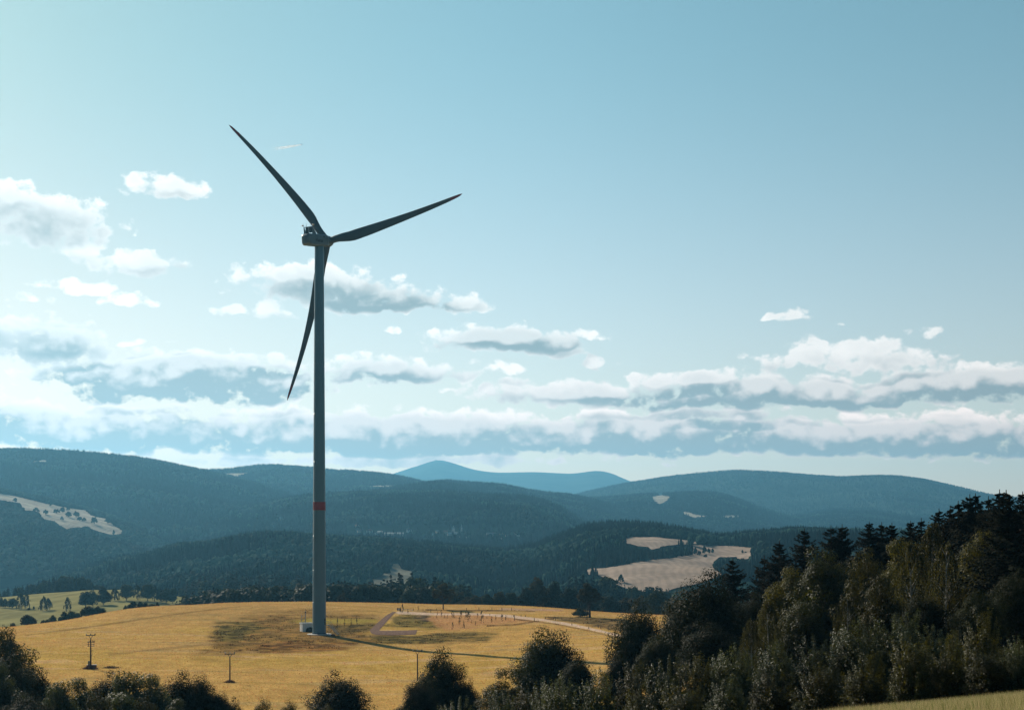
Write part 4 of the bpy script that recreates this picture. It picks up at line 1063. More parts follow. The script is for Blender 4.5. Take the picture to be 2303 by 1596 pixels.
# entrance platform and stairs on the shaded side
mb = MB()
mb.M = Matrix.Rotation(R(-22), 4, 'Z')
mb.box(2.1, 3.9, -.6, .6, 3.05, 3.2); platform_top = 3.2
for k in range(9):
    zz = 3.05 - (k + 1) * .33; mb.box(3.9 + k * .36, 4.26 + k * .36, -.5, .5, zz, zz + .06)
for sy in (-.55, .55): mb.tube([(3.9, sy, 3.1), (7.2, sy, .05)], .09, 6)
mb.tube([(3.8, -.5, 0), (3.8, -.5, 3.1)], .06); mb.tube([(3.8, .5, 0), (3.8, .5, 3.1)], .06)
st = mb.build('stairs', M['steel'], wtb)
mb = MB(); mb.M = Matrix.Rotation(R(-22), 4, 'Z')
for sy in (-.58, .58):
    mb.tube([(2.3, sy, 4.3), (3.9, sy, 4.3), (7.2, sy, 1.15)], .035, 5)
    mb.tube([(2.3, sy, 3.75), (3.9, sy, 3.75), (7.2, sy, .6)], .025, 5)
    for q in (0, .25, .5, .75, 1): mb.tube([(3.9 + 3.3 * q, sy, 3.15 - 3.1 * q), (3.9 + 3.3 * q, sy, 4.3 - 3.15 * q)], .03, 5)
hr = mb.build('handrail', M['steel'], st)
mb = MB(); mb.M = Matrix.Rotation(R(-22), 4, 'Z'); mb.box(2.12, 2.3, -.45, .45, 3.2, 5.3, .02); mb.build('door', M['dark'], wtb)
# nacelle
YAW, TILT = R(28.6), R(6.2)
ax = Vector((math.sin(YAW) * math.cos(TILT), math.cos(YAW) * math.cos(TILT), math.sin(TILT)))
side = Vector((math.cos(YAW), -math.sin(YAW), 0)); up = side.cross(ax)
NC = Vector((0, 0, TH + 1.95))
NM = Matrix(((side.x, ax.x, up.x, NC.x), (side.y, ax.y, up.y, NC.y), (side.z, ax.z, up.z, NC.z), (0, 0, 0, 1)))
def rrect(w, h, r, y, cz=0, n=5):
    pts = []
    for cx_, cz_, a0 in ((w - r, h - r, 0), (-(w - r), h - r, 90), (-(w - r), -(h - r), 180), (w - r, -(h - r), 270)):
        for k in range(n + 1):
            a = R(a0 + 90 * k / n); pts.append((cx_ + r * math.cos(a), y, cz + cz_ + r * math.sin(a)))
    return pts
mb = MB(); mb.M = NM
mb.loft([rrect(1.25, 1.25, .8, -8.1), rrect(1.72, 1.68, .75, -7.6), rrect(1.95, 1.9, .6, -6.9), rrect(1.95, 1.9, .55, -4.6), rrect(1.97, 1.93, .5, -4.55), rrect(1.97, 1.93, .5, 2.2), rrect(1.8, 1.75, .7, 3.2), rrect(1.5, 1.5, .9, 3.5)][::-1])
nac = mb.build('nacelle', M['nacelle'], wtb, True)
mb = MB(); mb.M = NM
mb.box(1.955, 1.985, -.15, .35, .9, 1.5); mb.build('hatch', M['dark'], nac)
mb = MB(); mb.M = NM; mb.box(1.955, 1.975, -4.9, -4.7, -.5, -.2); mb.build('vent', M['dark'], nac)
mb = MB(); mb.M = NM; mb.box(-1.2, 1.0, -6.6, -5.2, 1.9, 1.96); mb.build('roof_hatch', M['dark'], nac)
# cooler on the roof of the nacelle
mb = MB(); mb.M = NM
mb.box(-1.75, -1.6, -6.1, -5.8, 1.8, 4.1); mb.box(1.6, 1.75, -6.1, -5.8, 1.8, 4.25); mb.box(-1.75, 1.75, -6.1, -5.8, 4.05, 4.25)
mb.add([(1.6, -5.8, 4.1), (1.75, -5.8, 4.1), (1.75, -3.7, 1.85), (1.6, -3.7, 1.85), (1.6, -5.8, 1.85), (1.75, -5.8, 1.85)], [(0, 1, 2, 3), (0, 3, 4), (1, 5, 2), (3, 2, 5, 4), (0, 4, 5, 1)])
mb.add([(-1.6, -5.8, 4.0), (-1.75, -5.8, 4.0), (-1.75, -4.6, 1.85), (-1.6, -4.6, 1.85), (-1.6, -5.8, 1.85), (-1.75, -5.8, 1.85)], [(0, 1, 2, 3), (0, 3, 4), (1, 5, 2), (3, 2, 5, 4), (0, 4, 5, 1)])
fr = mb.build('cooler_frame', M['nacelle'], nac)
mb = MB(); mb.M = NM; mb.box(-1.0, .18, -6.05, -5.85, 2.05, 4.05); mb.build('radiator', M['dark'], nac)
mb = MB(); mb.M = NM; mb.box(.36, 1.58, -6.05, -5.85, 2.2, 4.05); mb.build('radiator', M['dark'], nac)
for s_ in (-1, 1):
    mb = MB(); mb.M = NM; mb.tube([(s_ * 1.7, -5.95, 4.2), (s_ * 2.1, -5.95, 4.65)], .06)
    mb.loft([[(s_ * 2.15 + r * math.cos(k * math.pi / 5), -5.95 + r * math.sin(k * math.pi / 5), z) for k in range(10)] for r, z in ((.18, 4.55), (.36, 4.68), (.38, 4.88), (.3, 5.0))])
    mb.build('warning_light', M['white'], nac)
mb = MB(); mb.M = NM
mb.tube([(-.7, -5.95, 4.2), (-.7, -5.95, 5.5)], .04); mb.box(-.85, -.55, -6.0, -5.9, 4.6, 4.75); mb.build('wind_sensor', M['dark'], nac); mb = MB(); mb.M = NM; mb.tube([(.9, -5.95, 4.2), (.9, -5.95, 4.9)], .04)
mb.build('wind_sensor', M['dark'], nac)
fc = bpy.data.curves.new('lettering', 'FONT'); fc.body = 'Vestas'; fc.size = 1.55; fc.extrude = .015; fc.offset = .03; fc.align_x = 'CENTER'
fo_ = bpy.data.objects.new('lettering', fc); COL.objects.link(fo_)
dg = bpy.context.evaluated_depsgraph_get(); lm = bpy.data.meshes.new_from_object(fo_.evaluated_get(dg)); bpy.data.objects.remove(fo_)
LM = NM @ Matrix.Translation((1.985, -2.6, -.75)) @ Matrix(((0, 0, 1, 0), (1, 0, 0, 0), (0, 1, 0, 0), (0, 0, 0, 1)))
lm.transform(LM); link_mesh('lettering', lm, M['dark'], nac)
# hub and blades
HUB = NM @ Vector((0, 5.0, 0))
mb = MB(); mb.M = NM
mb.loft([[(r * math.cos(2 * math.pi * k / 24), y, r * math.sin(2 * math.pi * k / 24)) for k in range(24)] for r, y in ((1.55, 3.4), (1.85, 3.7), (1.95, 4.6), (1.85, 5.6), (1.45, 6.5), (.8, 7.1), (.1, 7.3))][::-1])
mb.build('hub', M['nacelle'], wtb, True)
def blade(theta):
    d = (up * math.cos(theta) + side * math.sin(theta)).normalized()
    le = (up * math.sin(theta) - side * math.cos(theta)).normalized()
    RB = 56.5
    rs = np.concatenate([np.linspace(1.2, 3.5, 5), np.linspace(4.5, 14, 14), np.linspace(16, 54, 26), [55.2, 55.9, 56.3]])
    ch = np.interp(rs, [1.2, 3.5, 7, 11, 16, 24, 34, 44, 52, 55, 56.3], [2.3, 2.35, 3.15, 3.85, 3.55, 2.85, 2.15, 1.6, 1.1, .75, .12])
    ch[:-3] = np.convolve(np.pad(ch, 1, mode='edge'), [.25, .5, .25], 'valid')[:-3]
    th = np.interp(rs, [1.2, 3.5, 7, 11, 18, 56.3], [2.3, 2.3, 1.5, 1.05, .7, .06])
    tw = np.interp(rs, [1.2, 3.5, 11, 25, 56.3], [14, 14, 11, 4, -1])
    lo = np.interp(rs, [1.2, 3.5, 9, 56.3], [.5, .5, .31, .34])
    rings = []
    for r, c, t, w, l in zip(rs, ch, th, tw, lo):
        q = max(0, (r - 6) / 50.0)
        cen = HUB + d * r - ax * (8.0 * q ** 2.0 - 5.0 * q) + le * (-1.1 * math.sin(q * math.pi) * .0)
        cw = R(w); e1 = le * math.cos(cw) + ax * math.sin(cw); e2 = ax * math.cos(cw) - le * math.sin(cw)
        rd = min(1, max(0, (r - 3) / 6))
        pts = []
        for k in range(18):
            a = 2 * math.pi * k / 18; u = math.cos(a); v = math.sin(a)
            x = l * c - (1 - u) / 2 * c
            s_ = (1 - u) / 2
            foil = (1.48 * math.sqrt(max(s_, 0)) - .63 * s_ - 1.758 * s_ ** 2 + 1.42 * s_ ** 3 - .508 * s_ ** 4) * 2.0
            y = t / 2 * (v * (1 - rd) + math.copysign(foil, v) * rd * (1 if abs(v) > 1e-6 else 0))
            pts.append(tuple(cen + e1 * x + e2 * y))
        rings.append(pts)
    cut = int(np.searchsorted(rs, 49.6))
    mb = MB(); mb.loft(rings[:cut + 1]); b = mb.build('blade', M['blade'], wtb, True)
    mb = MB(); mb.loft(rings[cut:]); mb.build('blade_tip', M['red'], b, True)
for a in (-40.2, 79.8, 199.8): blade(R(a))

# ------------------------------------------------------------------ beside the tower
ko = hit(689, 1418.5); ko.z = float(gnd(ko.x, ko.y)) - .1
k = empty('transformer_kiosk', ko, R(24)); tag(k, 'small white transformer kiosk with flat roof beside the turbine tower', 'kiosk')
mb = MB(); mb.box(-1.85, 1.85, -1.6, 1.6, 0, 2.85); mb.build('body', M['kiosk'], k)
mb = MB(); mb.box(-2.0, 2.0, -1.75, 1.75, 2.85, 2.97)
mb.box(-2.0, 2.0, -1.75, -1.63, 2.97, 3.1); mb.box(-2.0, 2.0, 1.63, 1.75, 2.97, 3.1); mb.box(-2.0, -1.88, -1.63, 1.63, 2.97, 3.1); mb.box(1.88, 2.0, -1.63, 1.63, 2.97, 3.1)
mb.build('roof', M['white'], k)
mb = MB(); mb.box(-1.45, -1.38, -1.64, -1.58, .1, 2.75); mb.build('downpipe', M['white'], k)
mb = MB(); mb.box(-1.9, -1.84, -.7, .7, .15, 2.3); mb.build('door', M['white'], k)
mo = hit(682, 1410); mo = on(682.5, 545)
m_ = empty('lattice_mast', mo, R(10)); tag(m_, 'short grey lattice mast sticking up behind the white kiosk', 'mast')
mb = MB(); mb.tube([(.7, 0, -.2), (.7, 0, 6.3)], .15); mb.tube([(-.75, 0, -.2), (-.75, 0, 5.2)], .1)
mb.build('upright', M['steel'], m_)
mb = MB()
for q in range(4): mb.tube([(-.75, 0, 1.0 + q * 1.1), (.7, 0, 2.0 + q * 1.1)], .09)
mb.build('brace', M['steel'], m_)
mb = MB(); mb.box(.45, .85, -.2, .2, 5.7, 6.2, .05); mb.tube([(.7, 0, 6.2), (.7, 0, 7.1)], .05); mb.build('lamp', M['dark'], m_)
def heap(name, pos, w, d, h, mat, label, cat, seed):
    r = np.random.default_rng(seed); rings = []
    for t in np.linspace(0, 1, 7):
        rad = math.cos(t * math.pi / 2) ** .7
        rings.append([(math.cos(2 * math.pi * k / 18) * w / 2 * rad * r.uniform(.85, 1.1) + .001, math.sin(2 * math.pi * k / 18) * d / 2 * rad * r.uniform(.85, 1.1), -.2 + (h + .2) * math.sin(t * math.pi / 2) * r.uniform(.9, 1.08)) for k in range(18)])
    mb = MB(); mb.loft(rings); o = mb.build(name, mat, None, False); o.location = pos
    return tag(o, label, cat)
hp = hit(696.5, 1415); hp = on(697, 536); heap('soil_heap', hp, 3.2, 2.2, 1.5, M['soil'], 'dark heap of soil lying between the white kiosk and the tower', 'heap', 4)
for (x, Yd, s_, lab) in ((741.5, 521, .55, 'pale flat stone lying under the turbine stairs'), (749.5, 520.5, .7, 'reddish block lying at the foot of the turbine stairs')):
    heap('stone', on(x, Yd), s_ * 2.4, s_ * 1.6, s_ * .8, M['concrete'] if 'pale' in lab else M['brick'], lab, 'stone', int(x))

# ------------------------------------------------------------------ power poles
def pole(x, ybase, ytop, label, station=False, Y=None):
    b = hit(x, ybase) if Y is None else on(x, Y)
    b.z = float(gnd(b.x, b.y)); Yv = b.y
    H = (HY - ytop) / FX * Yv - b.z
    o = empty('power_pole', b, R(8)); tag(o, label, 'power pole', 'wooden power poles crossing the field')
    mb = MB(); mb.tube([(0, 0, -.3), (0, 0, H * .5), (0, 0, H - 1.1)], [.17 if not station else .22, .15 if not station else .19, .12], 10)
    mb.build('pole', M['wood'], o, True)
    mb = MB(); mb.box(-1.15, 1.15, -.1, .1, H - .52, H - .32)
    mb.tube([(-.06, 0, H - 1.15), (-.5, 0, H - .45)], .06); mb.tube([(.06, 0, H - 1.15), (.5, 0, H - .45)], .06)
    arm = mb.build('crossarm', M['dark'], o)
    for q in (-1.05, 0, 1.05):
        mb = MB(); mb.tube([(q, 0, H - .36), (q, 0, H - .24), (q, 0, H - .2), (q, 0, H)], [.06, .06, .15, .13], 8)
        mb.tube([(q, 0, H - .17), (q, 0, H - .12)], .19, 8); mb.build('insulator', M['porcelain'] if q < 0 or q == 0 and not station else M['dark'], arm)
    if station:
        mb = MB()
        for zz in (2.2, 2.75, 3.2): mb.box(-.85, .95, -.16, .16, H - zz, H - zz + .1)
        mb.tube([(-.55, 0, H - 3.25), (-.55, 0, H - 2.0)], .06); mb.tube([(.8, 0, H - 3.15), (.8, 0, H - 2.0)], .04)
        sw = mb.build('switch_frame', M['dark'], o)
        for q in (-.62, -.25, .35, .65, .95):
            mb = MB(); mb.tube([(q, 0, H - 2.12), (q + .1, 0, H - 1.72)], [.09, .06], 7); mb.build('insulator', M['porcelain'] if q < -.5 else M['dark'], sw)
        mb = MB(); mb.box(.18, .65, -.1, .1, H - 4.35, H - 4.27); mb.tube([(.6, 0, H - 4.6), (.42, 0, H - 5.1), (.2, 0, H - 5.6)], .035); mb.build('bracket', M['dark'], o)
        mb = MB(); mb.box(-.62, -.2, -.45, -.12, .95, 1.95, .03); mb.box(-.66, -.16, -.48, -.1, 1.95, 2.02); mb.build('switch_box', M['greencab'], o)
    return o, b, H
p1, b1, H1 = pole(204, 1503, 1423.5, 'tall switch pole with stacked crossarms rising from a low brick base', True)
pole(517, 1533.5, 1465, 'plain power pole standing in open field below the turbine')
pole(939, 1530, 1459, 'plain power pole half hidden behind a dark leafy tree')
bw = empty('brick_wall', b1 + Vector((0, .9, 0)), R(6)); tag(bw, 'low brick wall with white coping at the foot of the switch pole', 'wall')
mb = MB(); mb.box(-1.15, 1.2, -.2, .2, -.3, .85); mb.build('brickwork', M['brick'], bw)
mb = MB(); mb.box(-1.25, 1.3, -.3, .3, .85, 1.0); mb.build('coping', M['white'], bw)
def weeds(pos, w, h, n, cols, label, seed):
    r = np.random.default_rng(seed)
    P_ = r.normal(0, .33, (n, 2)) * np.array([w, w * .6]); hh = h * r.uniform(.4, 1, n) * np.exp(-(P_[:, 0] / w) ** 2 * 2)
    a = r.uniform(0, 6.28, n); z0 = gnd(pos.x + P_[:, 0], pos.y + P_[:, 1]) - pos.z
    base = np.stack([P_[:, 0], P_[:, 1], z0], 1)
    dx = np.stack([np.cos(a) * .06, np.sin(a) * .06, np.zeros(n)], 1)
    V = np.stack([base - dx, base + dx, base + np.stack([r.normal(0, .2, n), r.normal(0, .2, n), hh], 1)], 1).reshape(-1, 3)
    c = np.repeat(np.array(cols)[r.integers(0, len(cols), n)], 3, 0)
    o = link_mesh('weeds', np_mesh('weeds', V, np.arange(3 * n).reshape(n, 3), M['tuft'], False, c)); o.location = pos
    return tag(o, label, 'weeds', None, 'stuff')
weeds(b1 + Vector((0, -.5, 0)), 2.6, 1.2, 900, [(.10, .05, .03), (.05, .035, .02), (.15, .07, .04)], 'brown weeds around the foot of the switch pole', 1)
weeds(b1 + Vector((4.5, 2.5, 0)), 3.2, .8, 350, [(.10, .06, .03), (.07, .05, .02)], 'small dark weeds trailing away from the switch pole', 2)
b2 = hit(517, 1533.5); weeds(b2, 1.8, .8, 600, [(.22, .11, .06), (.12, .07, .03)], 'rusty weeds around the foot of the plain power pole', 3)
# ------------------------------------------------------------------ trees of the middle distance
def T(kind, x, yt, w, Y, label, group, **kw): return tree_px(kind, x, yt, w, Y, label, group, **kw)
o = T('lone', 997, 1312, 50, None, 'lone brownish tree with a dark trunk at the back edge of the golden field', None, ybase=1369.5, var=0, rot=2.2)
o = T('lone', 1325, 1311, 58, None, 'taller lone tree with a bare lower stem beside the pink grass strip', None, ybase=1388, var=0, rot=.4)
for dx_ in (-.9, .8):
    pos = Vector(o.location) + Vector((dx_, .3, -.2))
    mb = MB(); mb.tube([(dx_ * .9, .3, 0), (dx_ * .7, .2, 4), (dx_ * .4, 0, 8)], [.22, .18, .1], 7)
    st_ = mb.build('stem', M['bark'], o); st_.matrix_parent_inverse = Matrix.Diagonal((1 / o.scale.x, 1 / o.scale.x, 1 / o.scale.z, 1))
T('mbush', 1306, 1366, 40, None, 'low golden green bush crowding the foot of the taller lone tree', None, ybase=1386)
zq = zoomed(0, 2280, 3.03)
GM = 'trees standing in the green meadow'
MEADOW = [
 ('mbush', 12, 335, 447, 50, 'pale bushy tree starting the meadow row, cut by the picture edge'), ('mbush', 62, 350, 447, 72, 'round pale bush, second in the meadow row'),
 ('mbush', 152, 345, 452, 95, 'low round tree between pale bush and twin birch'), ('mbirch', 245, 285, 462, 120, 'tall dark half of the twin birch ending the meadow row'),
 ('mbirch', 318, 292, 462, 85, 'lighter half of the twin birch ending the meadow row'), ('mbirch', 530, 322, 486, 95, 'wide many-tipped birch alone in the meadow'),
 ('mbirch', 585, 345, 474, 75, 'lower side of the many-tipped birch in the meadow'), ('mbirch', 820, 334, 490, 78, 'slim solitary birch with weeping twigs in the meadow'),
 ('mdark', 1040, 265, 446, 155, 'broad dark tree leading the big meadow clump'), ('mbroad', 1125, 253, 440, 90, 'middle tree of the big dark meadow clump'),
 ('mdark', 1250, 208, 412, 150, 'dark pyramid-shaped tree ending the big meadow clump'), ('mbirch', 1392, 222, 362, 105, 'pale birch first after the dark pyramid tree'),
 ('mbroad', 1530, 180, 358, 150, 'tall wide tree in the meadow row in front of the spruce wood'), ('mbirch', 1665, 190, 357, 95, 'narrow birch between two wide trees of the row'),
 ('mbroad', 1790, 180, 362, 145, 'tallest leafy tree of the row in front of the spruce wood'), ('mbirch', 1878, 205, 365, 85, 'slim birch leaning on the tallest row tree'),
 ('mdark', 1942, 242, 378, 60, 'small dark tree with visible stem near the row end'), ('mbroad', 2015, 230, 397, 115, 'bushy tree second from the row end by the field crest'),
 ('mbroad', 2095, 222, 400, 85, 'last leafy tree of the row touching the golden crest'), ('mbush', 350, 458, 470, 26, 'tiny dark bush at the foot of the twin birch'),
 ('mbush', 410, 440, 468, 18, 'single tiny shrub between twin birch and many-tipped birch')]
for kd, x, yt, yb, w, lab in MEADOW:
    (qx, qt), (_, qb) = zq(x, yt), zq(x, yb)
    T(kd, qx, qt - 2, w / 3.03 * .56226 * 1.3, None, lab, GM, ybase=qb + 1)
GB = 'bushes along the lower meadow edge'
BUSH = [('mbrown', 345, 545, 655, 150, 625, 'brownish round bush standing apart above the golden crest'), ('mbush', 410, 595, 650, 60, 625, 'low skirt of the brownish bush on the golden crest'),
        ('mbush', 155, 640, 680, 58, 615, 'tiny bush beyond the golden crest near the picture edge'), ('mbush', 640, 548, 620, 76, 760, 'small round bush rising alone from the hedge line'),
        ('mbush', 570, 600, 640, 60, 740, 'low hedge piece beside the small round bush'), ('mbush', 522, 606, 640, 55, 740, 'lowest end of the hedge beside the brownish bush'),
        ('mdark', 782, 505, 600, 105, 780, 'dark bush opening the thick part of the hedge'), ('mbush', 865, 500, 590, 95, 790, 'pale fluffy bush between two dark hedge bushes'),
        ('mbush', 730, 565, 600, 50, 780, 'small bush tucked against the dark opening bush'), ('mbush', 938, 520, 580, 85, 790, 'middling green bush next to the big dark hedge bush'),
        ('mdark', 1075, 440, 560, 165, 800, 'biggest dark bush of the hedge'), ('mbush', 1182, 440, 540, 85, 860, 'blue green bush behind the biggest hedge bush'),
        ('mbush', 1242, 465, 530, 70, 800, 'last round bush of the hedge on the golden crest'), ('mbush', 1520, 428, 470, 40, 860, 'upright little bush starting the short hedge'),
        ('mdark', 1612, 383, 460, 112, 860, 'dark rounded bush of the short hedge'), ('mbush', 1700, 385, 445, 66, 860, 'pale bush just after the dark bush of the short hedge'),
        ('mbush', 1762, 393, 445, 66, 860, 'round bush in the middle of the short hedge'), ('mbush', 1840, 410, 440, 85, 860, 'flat low bush near the end of the short hedge'),
        ('mbush', 1907, 388, 440, 36, 860, 'tiny upright bush ending the short hedge')]
for kd, x, yt, yb, w, Yd, lab in BUSH:
    qx, qt = zq(x, yt); T(kd, qx, qt - 1.5, w / 3.03 * .56226 * 1.3, beyond_crest(qx), lab, GB)
GS = 'spruces on the meadow skyline'
for x, yt, lab in ((690, 118, 'spruce standing beside the spruce wood on the meadow skyline'), (760, 145, 'shortest spruce alone on the meadow skyline'), (832, 132, 'spruce leaning against the tallest skyline spruce'), (872, 100, 'tallest single spruce on the meadow skyline')):
    qx, qt = zq(x, yt); T('mspruce', qx, qt, 17, 1262, lab, GS)
GW = 'trees along the wood edge behind the golden field'
EDGE = [('mbrown', 770, 1334, 30, 770, 'pale young tree at the wood edge just past the tower'), ('mdark', 830, 1345, 24, 770, 'small round tree at the wood edge above the track top'),
 ('mbroad', 862, 1318, 40, 785, 'broad green tree over the track top'), ('mspruce', 886, 1342, 20, 765, 'pointed dark young spruce in front of the wood edge'),
 ('mbroad', 915, 1325, 36, 780, 'mid green tree between the young spruce and the lone brownish tree'), ('mbush', 934, 1359, 14, 740, 'pale blue green bush at the foot of the wood edge'),
 ('mdark', 955, 1322, 38, 780, 'dark tree filling the edge before the lone brownish tree'), ('mbrown', 1042, 1350, 34, 770, 'low brown tree after the lone brownish tree'),
 ('mbrown', 1068, 1338, 32, 775, 'brown tree with a bushy foot in the wood edge'), ('mbroad', 1096, 1335, 32, 780, 'green tree between two brown trees of the wood edge'),
 ('mbrown', 1124, 1330, 34, 780, 'brown olive tree midway along the wood edge'), ('mbroad', 1150, 1332, 34, 780, 'leafy tree just before the tallest edge tree'),
 ('mdark', 1184, 1320, 38, 775, 'dark leaning tree below the tallest edge tree'), ('mbrown', 1206, 1300, 52, 780, 'tallest tree of the wood edge, brown topped'),
 ('mdark', 1246, 1308, 54, 785, 'dark wide tree beside the tallest edge tree'), ('mdark', 1283, 1322, 44, 785, 'dark tree in the gap before the taller lone tree'),
 ('mdark', 1372, 1340, 56, 780, 'dark round tree behind the taller lone tree'), ('mbrown', 1412, 1344, 40, 780, 'yellowish tree between the dark round trees'),
 ('mbrown', 1440, 1340, 42, 760, 'olive tree showing above the round dark foreground crown'), ('mbroad', 1478, 1328, 60, 745, 'sunlit leafy tree behind the spreading dark beech'),
 ('mbrown', 1345, 1372, 30, 740, 'small bush at the foot of the dark round tree')]
for kd, x, yt, w, Yd, lab in EDGE: T(kd, x, yt, w, Yd, lab.replace('foreground', 'front'), GW)
# pasture trees on the hedged hill and trees in the stubble fields
GP = 'round trees on the pale pasture'
PAST = [(475, 255, 322, 88, 'wide tree with pale gaps at the wood side of the pasture'), (600, 282, 352, 70, 'neat round tree alone near the wood side of the pasture'), (665, 188, 246, 34, 'narrow conical tree near the pasture top'),
 (745, 270, 336, 95, 'big round tree joined to its twin in mid pasture'), (822, 250, 326, 80, 'upper twin of the joined pair in mid pasture'), (895, 228, 306, 55, 'dark conical tree above the joined pair'),
 (905, 310, 386, 98, 'wide round tree below the dark conical tree'), (1002, 302, 386, 82, 'tall oval tree next to the wide round tree'), (815, 370, 432, 46, 'small lollipop tree in the lower pasture'),
 (1047, 368, 434, 72, 'dark tree of the lower close pair'), (1108, 386, 442, 60, 'smaller tree of the lower close pair'), (1240, 370, 478, 90, 'largest dark tree with a long shadow on the pasture'),
 (1418, 385, 472, 84, 'round tree at the spruce side of the pasture'), (1490, 412, 482, 72, 'pale round tree next to the spruce side tree'), (1495, 548, 622, 36, 'upright lone tree at the lowest pasture corner'),
 (100, 165, 242, 120, 'cluster tree at the upper pasture beside the picture edge'), (200, 128, 187, 66, 'round tree at the tip of the upper hedge'), (265, 230, 262, 40, 'tiny tree in the shadow of the upper hedge')]
for x, yt, yb, w, lab in PAST:
    (qx, qt), (_, qb) = zh(x, yt), zh(x, yb)
    T('far', qx, qt, w / 3.29 * .56226, None, lab, GP, ybase=qb)
GT = 'trees in the stubble fields'
STUB = [(1417, 285, 387, 56, 'first tree past the copse in the stubble field'), (1470, 325, 397, 60, 'bushy tree after the first stubble tree'), (1540, 270, 377, 66, 'tallest tree of the stubble field row'),
 (1597, 295, 372, 45, 'middle sized tree after the tallest stubble tree'), (1645, 300, 367, 45, 'last tree of the stubble field row'), (1555, 375, 422, 52, 'dark bush below the tallest stubble tree'),
 (2040, 320, 367, 36, 'small upright tree far out in the stubble field'), (2080, 340, 362, 36, 'rounded bush beside the small upright stubble tree'), (440, 640, 757, 82, 'pale tall tree in the corner of the large stubble field'),
 (385, 705, 772, 52, 'low bush beside the pale tall stubble tree'), (1495, 150, 252, 72, 'round tree cluster between the two stubble fields'), (1448, 175, 242, 42, 'small dark tree at the corner of the upper stubble field')]
for x, yt, yb, w, lab in STUB:
    (qx, qt), (_, qb) = zt(x, yt), zt(x, yb)
    T('far', qx, qt, w / 3.29 * .56226, None, lab, GT, ybase=qb, name='leafy_tree')
COPSE = [('mspruce', 1695, 440, 44, 560, 'spruce at the valley corner of the dark copse in the stubble'), ('mspruce', 1745, 412, 60, 520, 'tall spruce opening the dark copse in the stubble'), ('mspruce', 1800, 408, 60, 500, 'tallest spruce of the dark copse in the stubble'),
 ('mspruce', 1850, 410, 60, 490, 'dark spruce in the middle of the stubble copse'), ('mspruce', 1905, 412, 60, 480, 'even-topped spruce near the end of the stubble copse'), ('mspruce', 1955, 425, 60, 480, 'last spruce of the stubble copse'),
 ('mbroad', 1815, 505, 90, 640, 'pale round tree in front of the stubble copse'), ('mbroad', 1700, 540, 70, 600, 'low leafy tree at the foot of the stubble copse'), ('mbroad', 2040, 430, 130, 540, 'wide leafy tree beyond the stubble copse'), ('mbroad', 2250, 320, 150, 420, 'pale leafy tree at the far corner of the stubble field')]
for kd, x, yt, w, yb, lab in COPSE:
    (qx, qt), (_, qb) = zt(x, yt), zt(x, yb)
    T(kd, qx, qt, w / 3.29 * .56226, None, lab, 'copse in the stubble field', ybase=qb)
FOOT = [('mspruce', 487, 735, 78, 1240, 'pointed spruce at the foot of the stubble field'), ('mbroad', 240, 690, 115, 1160, 'big dark tree at the foot of the stubble field'), ('mbroad', 310, 740, 90, 1150, 'leafy tree leaning on the big dark stubble foot tree'),
 ('mdark', 400, 810, 100, 1150, 'round dark tree below the pointed stubble spruce'), ('mbush', 560, 860, 140, 1140, 'low pale bush under the stubble field'), ('mbroad', 605, 812, 120, 1180, 'pale spreading tree under the stubble field'),
 ('mdark', 770, 830, 84, 1210, 'dark round bush in the hedge below the stubble'), ('mdark', 845, 815, 92, 1210, 'taller dark bush in the hedge below the stubble'), ('mdark', 915, 820, 62, 1210, 'last dark bush in the hedge below the stubble'),
 ('mbush', 1030, 850, 46, 1215, 'tiny bush alone below the stubble field')]
for kd, x, yt, w, Yd, lab in FOOT:
    qx, qt = zt(x, yt); T(kd, qx, qt, w / 3.29 * .56226, Yd, lab, 'trees at the foot of the stubble field')

# ------------------------------------------------------------------ near trees on the slope
NG = 'trees of the dark wood on the slope'
SPR = [(1648, 1262, 62, 190, 'dark spruce with ragged drooping boughs beside the spreading beech'), (1719, 1257, 56, 186, 'spruce between the ragged spruce and the tall twin-height pair'), (1753, 1224, 62, 182, 'second highest of the free-standing spruces before the stubble field'),
 (1809, 1195, 70, 176, 'tallest free-standing spruce, its whole tip against the far woods'), (1869, 1190, 48, 172, 'spruce tip just behind the big sunlit leafy crown'), (1894, 1187, 46, 172, 'close companion of the spruce tip behind the leafy crown'),
 (1955, 1179, 56, 168, 'broad spruce tip in the middle of the wood skyline'), (1983, 1182, 44, 168, 'dark blunt spruce tip between two broader ones'), (2006, 1183, 44, 166, 'short spruce tip before the golden crown'),
 (2048, 1177, 44, 164, 'slim spruce tip just behind the golden crown'), (2072, 1173, 46, 162, 'spruce tip where the skyline begins to climb'), (2112, 1152, 92, 158, 'wide blunt spruce with a spread-out top'),
 (2137, 1146, 44, 156, 'thin open-topped spruce beside the wide blunt one'), (2155, 1135, 52, 154, 'spruce stepping up the skyline after the open-topped one'), (2181, 1121, 56, 150, 'taller of the close pair high on the skyline, seen nearer the valley'),
 (2194, 1117, 54, 150, 'uphill one of the close spruce pair high on the skyline'), (2223, 1125, 52, 146, 'narrow spruce in the dip of the high skyline'), (2248, 1110, 66, 142, 'high dark spruce behind the large shaggy spruce'),
 (2300, 1113, 80, 130, 'spruce cut by the picture edge at the top of the wood'), (2345, 1100, 90, 126, 'spruce standing just past the picture edge')]
for x, yt, w, Yd, lab in SPR: T('spruce', x, yt, w * 1.12, Yd, lab, 'spruces of the dark wood')
T('spruce', 2263, 1112, 118, 118, 'large shaggy spruce with sunlit flank above the willows', 'spruces of the dark wood')
